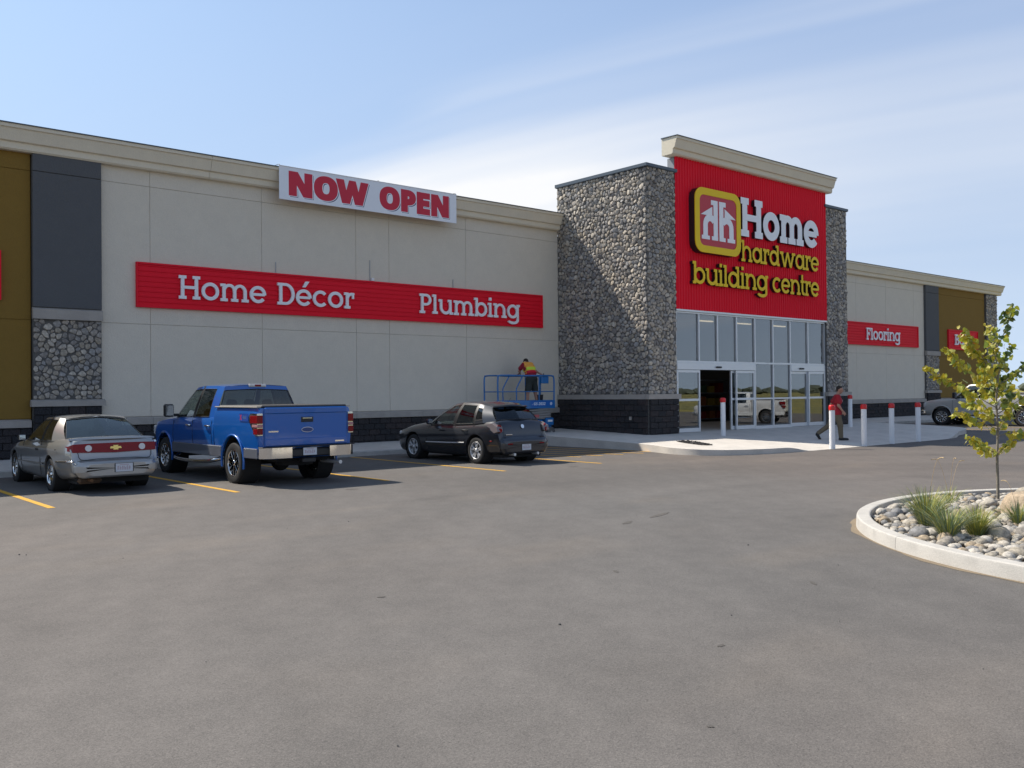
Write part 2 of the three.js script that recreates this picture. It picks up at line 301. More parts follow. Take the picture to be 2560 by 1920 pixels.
// shell
part(store, 'roof', merge([box(-2.4, 23.8, 7.3, 7.55, -60, -25.5), box(36.9, 63.1, 7.3, 7.55, -60, -25.5), box(23.8, 36.9, 7.3, 7.55, -60, -25.5), box(24.1, 36.6, 9.0, 9.2, -25.0, -21.1)]), M.joint);
part(store, 'rear_wall', merge([box(-2.6, 63.3, -0.2, 8.2, -60.3, -60.02), box(-2.6, -2.3, -0.2, 8.2, -60, -25.55), box(63.0, 63.3, -0.2, 8.2, -60, -25.55)]), M.cream);

// --- field stones: irregular rounded stones packed in mortar
function stoneCells(w, h, cell, seed) {   // shrunken Voronoi cells of a jittered grid
  srand(seed); const nx = Math.max(2, Math.round(w / (cell * 1.12))), ny = Math.round(h / (cell * 0.92)), pts = [], at = {};
  for (let j = -1; j <= ny; j++) for (let i = -1; i <= nx; i++) { const p = [(i + 0.5 + (j & 1 ? 0.25 : -0.25) + rr(-0.46, 0.46)) * w / nx, (j + 0.5 + rr(-0.46, 0.46)) * h / ny]; if (rnd() < 0.22) continue; at[i + ',' + j] = p; if (i >= 0 && j >= 0 && i < nx && j < ny) pts.push([p, i, j]); }
  const out = [];
  for (const [p, i, j] of pts) {
    let poly = [[Math.max(0, p[0] - cell * 2), Math.max(0, p[1] - cell * 2)], [Math.min(w, p[0] + cell * 2), Math.max(0, p[1] - cell * 2)], [Math.min(w, p[0] + cell * 2), Math.min(h, p[1] + cell * 2)], [Math.max(0, p[0] - cell * 2), Math.min(h, p[1] + cell * 2)]];
    for (let dj = -2; dj <= 2; dj++) for (let di = -2; di <= 2; di++) {
      const q = (di || dj) && at[(i + di) + ',' + (j + dj)]; if (!q) continue;
      const mx = (p[0] + q[0]) / 2, my = (p[1] + q[1]) / 2, nx2 = q[0] - p[0], ny2 = q[1] - p[1], L = Math.hypot(nx2, ny2), gap = 0.0016, f = (a) => ((a[0] - mx) * nx2 + (a[1] - my) * ny2) / L + gap, r = [];
      for (let k = 0; k < poly.length; k++) { const a = poly[k], b = poly[(k + 1) % poly.length], fa = f(a), fb = f(b); if (fa <= 0) r.push(a); if ((fa < 0) !== (fb < 0)) { const t = fa / (fa - fb); r.push([lerp(a[0], b[0], t), lerp(a[1], b[1], t)]); } }
      poly = r; if (poly.length < 3) break;
    }
    if (poly.length >= 3) out.push(poly);
  }
  return out;
}
function stoneGeometry(poly, n = 8) {   // local x,y in the wall, z out of it
  let cx = 0, cy = 0; for (const [x, y] of poly) { cx += x; cy += y; } cx /= poly.length; cy /= poly.length;
  const ring = []; for (let k = 0; k < n; k++) {   // rounded outline
    const a = (k + rr(-0.4, 0.4)) / n * Math.PI * 2, dx = Math.cos(a), dy = Math.sin(a); let best = 9;
    for (let i = 0; i < poly.length; i++) { const [ax, ay] = poly[i], [bx, by] = poly[(i + 1) % poly.length], ex = bx - ax, ey = by - ay, den = dx * ey - dy * ex; if (Math.abs(den) < 1e-9) continue; const t = ((ax - cx) * ey - (ay - cy) * ex) / den, s = ((ax - cx) * dy - (ay - cy) * dx) / den; if (t > 0 && s >= -0.001 && s <= 1.001) best = Math.min(best, t); }
    ring.push([dx, dy, best]);
  }
  const mean = ring.reduce((s, r) => s + r[2], 0) / n, R = ring.map((r, k) => Math.min(r[2], 0.85 * r[2] + 0.075 * (ring[(k + 1) % n][2] + ring[(k + n - 1) % n][2]), mean * 1.6)), hgt = mean * rr(0.28, 0.60);
  const pos = [], idx = [], tx = rr(-0.34, 0.34), ty = rr(-0.34, 0.34);
  for (const [s, z] of [[1, -0.01], [0.88, 0.70], [0.60, 0.95]]) ring.forEach(([dx, dy], k) => pos.push(dx * R[k] * s, dy * R[k] * s, z < 0 ? z : hgt * z * (1 + rr(-0.12, 0.12)) + tx * dx * R[k] * s + ty * dy * R[k] * s));
  pos.push(0, 0, hgt * rr(0.95, 1.05));
  for (let q = 0; q < 2; q++) for (let k = 0; k < n; k++) { const a = q * n + k, b = q * n + (k + 1) % n; idx.push(a, b, a + n, a + n, b, b + n); }
  for (let k = 0; k < n; k++) idx.push(2 * n + k, 2 * n + (k + 1) % n, 3 * n);
  return [raw(pos, idx, 0.45), cx, cy, mean];
}
let singleStones = 300;
// facing: (u,v) -> world; turn about y; the nearest stones become parts of their own
function stoneFace(parent, w, h, origin, turn, seed, single, cell = 0.132) {
  const cells = stoneCells(w, h, cell, seed), bins = stoneTones.map(() => []), c = Math.cos(turn), s = Math.sin(turn); srand(seed + 1);
  const made = cells.map((p) => stoneGeometry(p)).map(([g, x, y, r]) => ({ g, x, y, r, key: single ? single(x, y) * r : 0, tone: Math.floor(Math.pow(rnd(), 0.9) * stoneTones.length) }));
  made.sort((a, b) => b.key - a.key);
  for (const m of made) {
    const at = [origin[0] + c * m.x, origin[1] + m.y, origin[2] - s * m.x];
    if (m.key > 0 && singleStones > 0) { singleStones--; piece(parent, 'stone', m.g, stoneTones[m.tone], at, [0, turn, 0]); } else { m.g.rotateY(turn); m.g.translate(...at); bins[m.tone].push(m.g); }
  }
  bins.forEach((b, i) => { if (b.length) part(parent, 'stones', merge(b), stoneTones[i], undefined, 'stuff'); });
}
let singleBlocks = 300;
const blockGeos = [0, 1, 2, 3].map((k) => { srand(300 + k); const g = cbox(-0.194, 0.194, -0.094, 0.094, -0.05, 0.05, 0.012), p = g.attributes.position; for (let i = 0; i < p.count; i++) if (p.getZ(i) > 0.03) p.setZ(i, p.getZ(i) + 0.028 * (hash2(Math.round(p.getX(i) * 99), Math.round(p.getY(i) * 99), k) - 0.5)); g.computeVertexNormals(); return g; });
// courses of split face block along a wall; turn 0 faces +z
function blockFace(parent, len, y0, y1, origin, turn, own) {
  const rows = Math.round((y1 - y0) / 0.2), hy = (y1 - y0) / rows, c = Math.cos(turn), s = Math.sin(turn), joined = blockTones.map(() => []);
  for (let j = 0; j < rows; j++) for (let u = j & 1 ? -0.2 : 0; u < len - 0.05; u += 0.4) {
    const a = Math.max(0, u), b = Math.min(len, u + 0.4), k = Math.floor(rnd() * 4), m = Math.floor(rnd() * 4), mid = (a + b) / 2, at = [origin[0] + c * mid, y0 + (j + 0.5) * hy, origin[2] - s * mid], sc = [(b - a) / 0.4, hy / 0.2, 1];
    if (own && singleBlocks > 0) { singleBlocks--; piece(parent, 'block', blockGeos[k], blockTones[m], at, [0, turn, 0], sc); } else { const g = blockGeos[k].clone(); g.scale(...sc); g.rotateY(turn); g.translate(...at); joined[m].push(g); }
  }
  joined.forEach((l, i) => { if (l.length) part(parent, 'blocks', merge(l), blockTones[i], undefined, 'stuff'); });
}
// --- cream panels with recessed joints on a backing wall
function panelWall(xs, ys, z, name) {
  const wall = part(store, name, box(xs[0], xs[xs.length - 1], -0.15, 8.1, z - 0.35, z - 0.018), M.joint);
  for (let i = 0; i < xs.length - 1; i++) for (let j = 0; j < ys.length - 1; j++) part(wall, 'wall_panel', cbox(xs[i] + 0.0045, xs[i + 1] - 0.0045, ys[j] + 0.0045, ys[j + 1] - 0.0045, z - 0.03, z + rr(-0.0015, 0.0015), 0.006), M.cream);
  return wall;
}
const mir = (x) => 60.66 - x;
const jx = [7.44, 8.71, 11.93, 15.1, 16.33, 19.47, 23.86], jy = [1.12, 3.6, 7.32, 7.78];
const wallL = panelWall(jx, jy, WZ, 'cream_wall'), wallR = panelWall([36.84, ...jx.slice(0, -1).map(mir).reverse().slice(0)].sort((a, b) => a - b), jy, WZ, 'cream_wall');
function sillRun(parent, x0, x1, y, h, z, out) { const n = Math.max(1, Math.round((x1 - x0) / 1.25)), w = (x1 - x0) / n; for (let i = 0; i < n; i++) part(parent, 'ledge_stone', profileX([[z - 0.05, y - h], [z + out, y - h], [z + out, y - 0.035], [z + 0.01, y], [z - 0.05, y]], x0 + i * w + 0.003, x0 + (i + 1) * w - 0.003), M.sill); }
srand(41);
const baseL = part(store, 'block_plinth', box(7.44, 23.86, -0.15, 0.9, WZ - 0.3, WZ - 0.004), M.mortar); blockFace(baseL, 16.3, 0.0, 0.9, [7.5, 0, WZ + 0.02], 0, true); sillRun(baseL, 7.47, 23.82, 1.115, 0.2, WZ, 0.12);
const baseR = part(store, 'block_plinth', box(36.84, 53.2, -0.15, 0.9, WZ - 0.3, WZ - 0.004), M.mortar); blockFace(baseR, 16.3, 0.0, 0.9, [36.9, 0, WZ + 0.02], 0, false); sillRun(baseR, 36.9, 53.19, 1.115, 0.2, WZ, 0.12);
// --- mustard end bays
for (const [x0, x1] of [[-0.88, 5.78], [54.88, 61.54]]) {
  const o = part(store, 'mustard_wall', box(x0, x1, 1.12, 7.78, WZ - 0.35, WZ - 0.02), M.olive);
  part(o, 'wall_panel', cbox(x0 + 0.01, x1 - 0.01, 3.6, 7.31, WZ - 0.03, WZ, 0.006), M.olive); part(o, 'wall_panel', cbox(x0 + 0.01, x1 - 0.01, 7.325, 7.775, WZ - 0.03, WZ + 0.001, 0.006), M.olive); part(o, 'wall_panel', cbox(x0 + 0.01, x1 - 0.01, 1.13, 3.585, WZ - 0.03, WZ + 0.001, 0.006), M.olive);
  const b = part(store, 'block_plinth', box(x0, x1, -0.15, 0.9, WZ - 0.3, WZ - 0.004), M.mortar); blockFace(b, x1 - x0, 0, 0.9, [x0, 0, WZ + 0.02], 0, false); sillRun(b, x0 + 0.02, x1 - 0.02, 1.115, 0.2, WZ, 0.12);
}
// --- slate pilasters over field stone
for (const [x0, x1, tall, seed] of [[5.8, 7.42, false, 501], [53.22, 54.86, false, 502], [-2.55, -0.9, true, 503], [61.56, 63.2, true, 504]]) {
  const z = WZ + 0.10, p = part(store, 'stone_pilaster', box(x0, x1, -0.15, 7.78, WZ - 0.3, z), tall ? M.mortar : M.mortar);
  if (!tall) { part(p, 'slate_panel', cbox(x0 - 0.004, x1 + 0.004, 3.92, 7.3, z - 0.1, z + 0.035, 0.008), M.grey); part(p, 'slate_panel', cbox(x0 - 0.004, x1 + 0.004, 7.315, 7.775, z - 0.1, z + 0.034, 0.008), M.grey); sillRun(p, x0 - 0.02, x1 + 0.02, 3.9, 0.28, z, 0.09); stoneFace(p, x1 - x0, 2.02, [x0, 1.6, z], 0, seed, seed === 501 ? () => 0.6 : null); }
  else stoneFace(p, x1 - x0, 6.1, [x0, 1.6, z], 0, seed, null);
  sillRun(p, x0 - 0.07, x1 + 0.07, 1.6, 0.17, z, 0.12); blockFace(p, x1 - x0, 0, 1.42, [x0, 0, z + 0.04], 0, seed === 501);
}
// --- cornices
const corniceProfile = (z, top) => [[z - 0.3, top - 0.62], [z + 0.15, top - 0.62], [z + 0.19, top - 0.58], [z + 0.20, top - 0.43], [z + 0.235, top - 0.425], [z + 0.27, top - 0.41], [z + 0.36, top - 0.13], [z + 0.40, top - 0.115], [z + 0.40, top - 0.03], [z - 0.3, top - 0.03]];
function cornice(x0, x1, z, top, cuts) {
  const xs = [x0, ...cuts, x1];
  for (let i = 0; i < xs.length - 1; i++) part(store, 'cornice', profileX(corniceProfile(z, top), xs[i] + (i ? 0.004 : 0), xs[i + 1] - (i < xs.length - 2 ? 0.004 : 0)), M.cornice);
  part(store, 'coping', profileX([[z - 0.33, top - 0.027], [z + 0.43, top - 0.027], [z + 0.43, top - 0.005], [z - 0.33, top + 0.012]], x0 - 0.02, x1 + 0.02), M.flashing);
}
cornice(-3.05, 23.80, WZ, 8.36, [-0.9, 10.3]); cornice(36.88, 63.75, WZ, 8.36, [49.5, 61.55]);
part(store, 'parapet', merge([box(-2.5, 23.8, 7.5, 8.3, WZ - 0.5, WZ - 0.31), box(36.9, 63.2, 7.5, 8.3, WZ - 0.5, WZ - 0.31)]), M.cornice);

// --- entrance block: two field stone piers and a red clad front
function pier(x0, x1, seed, left) {
  const top = 9.36, p = part(store, 'stone_pier', box(x0, x1, -0.2, top, -25.2, FZ), M.mortar);
  stoneFace(p, x1 - x0, top - 1.56, [x0, 1.56, FZ], 0, seed, null);
  if (left) { stoneFace(p, 4.43, top - 1.56, [x0, 1.56, -25.22], -Math.PI / 2, seed + 7, (u, v) => 1 / (1.0 + 0.10 * (7.8 - v) * (4.43 - u)) + (u > 1.6 ? 0.6 : 0) + (v > 3 ? 0.3 : 0)); }
  const ledge = merge([box(x0 - 0.10, x1 + 0.10, 1.40, 1.57, FZ - 0.02, FZ + 0.12), box(x0 - 0.12, x0 + 0.02, 1.40, 1.57, -25.2, FZ - 0.021)]);
  part(p, 'ledge_stone', ledge, M.sill);
  const pl = part(store, 'block_plinth', box(x0 - 0.02, x1 + 0.02, -0.2, 1.40, -25.15, FZ + 0.02), M.mortar);
  srand(seed); if (left) blockFace(pl, 4.4, 0.0, 1.4, [x0 - 0.05, 0, -25.2], -Math.PI / 2, true);
  blockFace(pl, x1 - x0, 0.0, 1.4, [x0, 0, FZ + 0.05], 0, left);
  part(store, 'coping', merge([profileX([[-25.24, top], [FZ + 0.09, top], [FZ + 0.09, top + 0.10], [-25.24, top + 0.12]], x0 - 0.09, x1 + 0.05), profileX([[-25.22, top - 0.02], [FZ + 0.06, top - 0.02], [FZ + 0.06, top - 0.001], [-25.22, top - 0.001]], x0 - 0.06, x1 + 0.03)]), M.flashing);
}
pier(23.86, 25.36, 601, true); pier(35.16, 36.84, 611, false);
// core of the front and the red ribbed sheet
part(store, 'entrance_wall', box(25.38, 35.14, 4.6, 9.9, -21.12, FZ - 0.03), mat('grey parapet side', [0.30, 0.31, 0.33], 0.8));
{
  const x0 = 25.365, x1 = 35.155, n = 66, w = (x1 - x0) / n, pts = []; for (let i = 0; i < n; i++) { const x = x0 + i * w; pts.push([x, 0], [x + w * 0.55, 0], [x + w * 0.64, 0.028], [x + w * 0.91, 0.028]); } pts.push([x1, 0], [x1, -0.02], [x0, -0.02]);
  const g = extrude(pts, 5.36); g.rotateX(Math.PI / 2); g.translate(0, 4.565 + 5.36, FZ + 0.02);
  part(store, 'red_cladding', metric(g), M.red);
  part(store, 'cladding_trim', merge([box(25.36, 35.16, 4.50, 4.562, FZ - 0.1, FZ + 0.03)]), M.alu);
}
{
  const top = 10.55, z = FZ + 0.04, x0 = 25.02, x1 = 35.4;
  part(store, 'cornice', profileX(corniceProfile(z - 0.02, top), x0, x1), M.cornice); part(store, 'coping', profileX([[z - 0.33, top - 0.027], [z + 0.41, top - 0.027], [z + 0.41, top - 0.005], [z - 0.33, top + 0.012]], x0 - 0.03, x1 + 0.03), M.flashing);
}
// --- glazed entrance
const GZ = -20.91;
const gx = [25.63, 26.72, 27.81, 28.98, 30.15, 31.36, 32.56, 33.86, 35.14], front = part(store, 'window_frame', merge([box(25.40, 35.14, 2.68, 2.75, GZ - 0.06, GZ + 0.06), box(25.40, 35.14, 4.44, 4.498, GZ - 0.06, GZ + 0.06), box(25.38, 25.45, 0.16, 4.44, GZ - 0.06, GZ + 0.06), box(35.09, 35.15, 0.16, 4.44, GZ - 0.06, GZ + 0.06)]), M.alu);
for (let i = 0; i < 8; i++) {
  const x0 = i ? gx[i] : 25.45, x1 = gx[i + 1] - (i === 7 ? 0.05 : 0);
  if (i) part(front, 'mullion', cbox(gx[i] - 0.032, gx[i] + 0.032, 2.752, 4.438, GZ - 0.08, GZ + 0.058, 0.004), M.alu);
  part(front, 'pane', box(x0 + 0.034, x1 - 0.034, 2.752, 4.438, GZ - 0.006, GZ - 0.002), M.glass);
}
for (const i of [4, 5]) {
  part(front, 'mullion', cbox(gx[i] - 0.03, gx[i] + 0.03, 0.16, 2.678, GZ - 0.08, GZ + 0.057, 0.004), M.alu);
  part(front, 'rail', cbox(gx[i] + 0.031, gx[i + 1] - 0.031, 1.32, 1.38, GZ - 0.05, GZ + 0.05, 0.004), M.alu); part(front, 'rail', cbox(gx[i] + 0.031, gx[i + 1] - 0.031, 0.18, 0.30, GZ - 0.05, GZ + 0.05, 0.004), M.alu);
  part(front, 'pane', box(gx[i] + 0.031, gx[i + 1] - 0.031, 1.382, 2.678, GZ - 0.006, GZ - 0.002), M.glass); part(front, 'pane', box(gx[i] + 0.031, gx[i + 1] - 0.031, 0.302, 1.318, GZ - 0.0062, GZ - 0.0022), M.glass);
}
part(front, 'mullion', cbox(gx[6] - 0.03, gx[6] + 0.03, 0.16, 2.678, GZ - 0.08, GZ + 0.057, 0.004), M.alu);
function leaf(name, x0, x1, z, label) {   // sliding or fixed door leaf: stiles, rails and two panes
  const d = part(store, name, merge([box(x0, x0 + 0.07, 0.2, 2.42, z - 0.03, z + 0.03), box(x1 - 0.07, x1, 0.2, 2.42, z - 0.03, z + 0.03), box(x0 + 0.07, x1 - 0.07, 2.33, 2.42, z - 0.029, z + 0.029), box(x0 + 0.07, x1 - 0.07, 1.31, 1.39, z - 0.029, z + 0.029), box(x0 + 0.07, x1 - 0.07, 0.2, 0.34, z - 0.029, z + 0.029)]), M.alu, label);
  part(d, 'pane', box(x0 + 0.068, x1 - 0.068, 1.388, 2.332, z - 0.006, z - 0.002), M.glass); part(d, 'pane', box(x0 + 0.068, x1 - 0.068, 0.338, 1.312, z - 0.006, z - 0.002), M.glass);
  return d;
}
leaf('side_light', 25.47, 26.76, GZ + 0.02); leaf('side_light', 28.92, 30.11, GZ + 0.02); leaf('sliding_door', 25.50, 26.80, GZ - 0.06, 'open sliding door leaf parked behind the side glass'); leaf('sliding_door', 28.70, 30.06, GZ - 0.06, 'open sliding door leaf parked behind the side glass');
leaf('sliding_door', 32.60, 33.86, GZ - 0.02); leaf('side_light', 33.84, 35.08, GZ + 0.045);
for (const [x0, x1, s] of [[25.46, 30.118, 27.81], [32.592, 35.088, 33.3]]) { const h = part(store, 'door_header', cbox(x0, x1, 2.43, 2.678, GZ - 0.09, GZ + 0.075, 0.006), M.alu); part(h, 'sensor', cbox(s - 0.16, s + 0.16, 2.50, 2.565, GZ + 0.076, GZ + 0.13, 0.02), M.dark); }
// --- inside of the entrance
part(store, 'inner_floor', box(24.2, 36.6, -0.2, 0.185, -40, GZ - 0.1), mat('polished floor', [0.24, 0.235, 0.22], 0.3)); part(store, 'inner_ceiling', box(24.2, 36.6, 5.1, 5.2, -40, -21.15), mat('pale ceiling', [0.6, 0.6, 0.58], 0.9));
part(store, 'inner_wall', merge([box(24.1, 24.2, -0.2, 5.1, -40, -25.2), box(36.5, 36.6, -0.2, 5.1, -40, -25.21), box(24.1, 36.6, -0.2, 5.1, -40.1, -40.01)]), mat('inner wall', [0.30, 0.28, 0.25], 0.9));
const warm = mat('lit lamp cover', [0.8, 0.75, 0.65], 0.5, { emissive: lin(1.0, 0.72, 0.42), emissiveIntensity: 1.7 });
for (const [x, z, side] of [[28.95, -22.3, 'above the open doors'], [31.45, -22.3, 'above the fixed panes'], [33.95, -22.3, 'above the closed doors']]) {
  const l = thing('strip_light', 'lit strip light hung inside the glass ' + side, 'strip light', [x, 4.36, z], 'strip lights inside the entrance');
  part(l, 'housing', cbox(x - 0.50, x + 0.50, 4.40, 4.48, z - 0.07, z + 0.07, 0.01), M.white); part(l, 'lamp_cover', cbox(x - 0.47, x + 0.47, 4.36, 4.398, z - 0.055, z + 0.055, 0.01), warm);
  for (const k of [-1, 1]) part(l, 'rod', clean(bar([x + k * 0.4, 4.48, z], [x + k * 0.4, 5.1, z], 0.006, 5)), M.steel);
  const a = new THREE.RectAreaLight(new THREE.Color(1, 0.86, 0.68), 4, 0.94, 0.11); a.position.set(x, 4.35, z); a.lookAt(x, 0, z); scene.add(a);
}
srand(88); const goodsTones = [[0.22, 0.02, 0.015], [0.26, 0.17, 0.02], [0.04, 0.06, 0.14], [0.2, 0.18, 0.15], [0.26, 0.08, 0.02], [0.05, 0.09, 0.04]].map((c, i) => mat('boxed goods ' + i, c, 0.6));
for (const [x0, x1, z, label] of [[33.0, 36.3, -26.9, 'steel shelf of boxed goods seen through the open doors']]) {
  const sh = thing('store_shelf', label, 'shelf', [(x0 + x1) / 2, 0.185, z]);
  for (const x of [x0, x1]) part(sh, 'upright', box(x - 0.03, x + 0.03, 0.186, 2.25, z - 0.3, z + 0.3), M.steel);
  for (const y of [0.35, 0.95, 1.55, 2.15]) part(sh, 'shelf_board', box(x0 + 0.031, x1 - 0.031, y, y + 0.04, z - 0.3, z + 0.3), M.steel);
  for (const y of [0.39, 0.99, 1.59]) for (let x = x0 + 0.05; x < x1 - 0.5;) { const w = rr(0.35, 0.5), h = rr(0.25, 0.46); const k6 = Math.floor(rnd() * 6); const b = thing('goods_box', ['red', 'yellow', 'blue', 'beige', 'orange', 'green'][k6] + ' carton on the ' + (y < 0.5 ? 'lowest' : y < 1.2 ? 'middle' : 'upper') + ' board of the shop shelf', 'box', [x + w / 2, y + 0.001, z], 'boxes on the shop shelves'); part(b, 'carton', cbox(x, x + w, y + 0.001, y + h, z - 0.25, z + 0.26, 0.006), goodsTones[k6]); x += w + rr(0.03, 0.3); }
}
{ // folding floor sign inside the left doorway
  const s = thing('floor_sign', 'yellow folding wet floor sign standing just inside the open door', 'floor sign', [27.25, 0.187, -21.75]), y = mat('yellow plastic', [0.75, 0.50, 0.02], 0.5);
  for (const k of [-1, 1]) { const g = extrude([[-0.15, 0], [0.15, 0], [0.12, 0.62], [0.09, 0.66], [-0.09, 0.66], [-0.12, 0.62]], 0.018); g.rotateX(k * 0.24); g.rotateY(0.5); g.translate(27.25, 0.187, -21.75 + k * 0.15); part(s, 'board', metric(g), y); }
}
// small fittings on the wall
part(store, 'outlet_box', cbox(23.70, 23.80, 0.68, 0.80, -21.55, -21.47, 0.01), M.sill);
for (const [x, y0, y1] of [[12.36, 5.28, 5.60], [15.6, 5.28, 5.93], [18.9, 5.24, 5.56]]) { const c = part(store, 'sign_hanger', bar([x, y0, WZ + 0.02], [x, y1, WZ + 0.02], 0.011, 6), M.steel); if (y1 > 5.9) part(c, 'junction_box', cbox(x + 0.03, x + 0.13, 5.27, 5.36, WZ, WZ + 0.08, 0.01), M.white); }
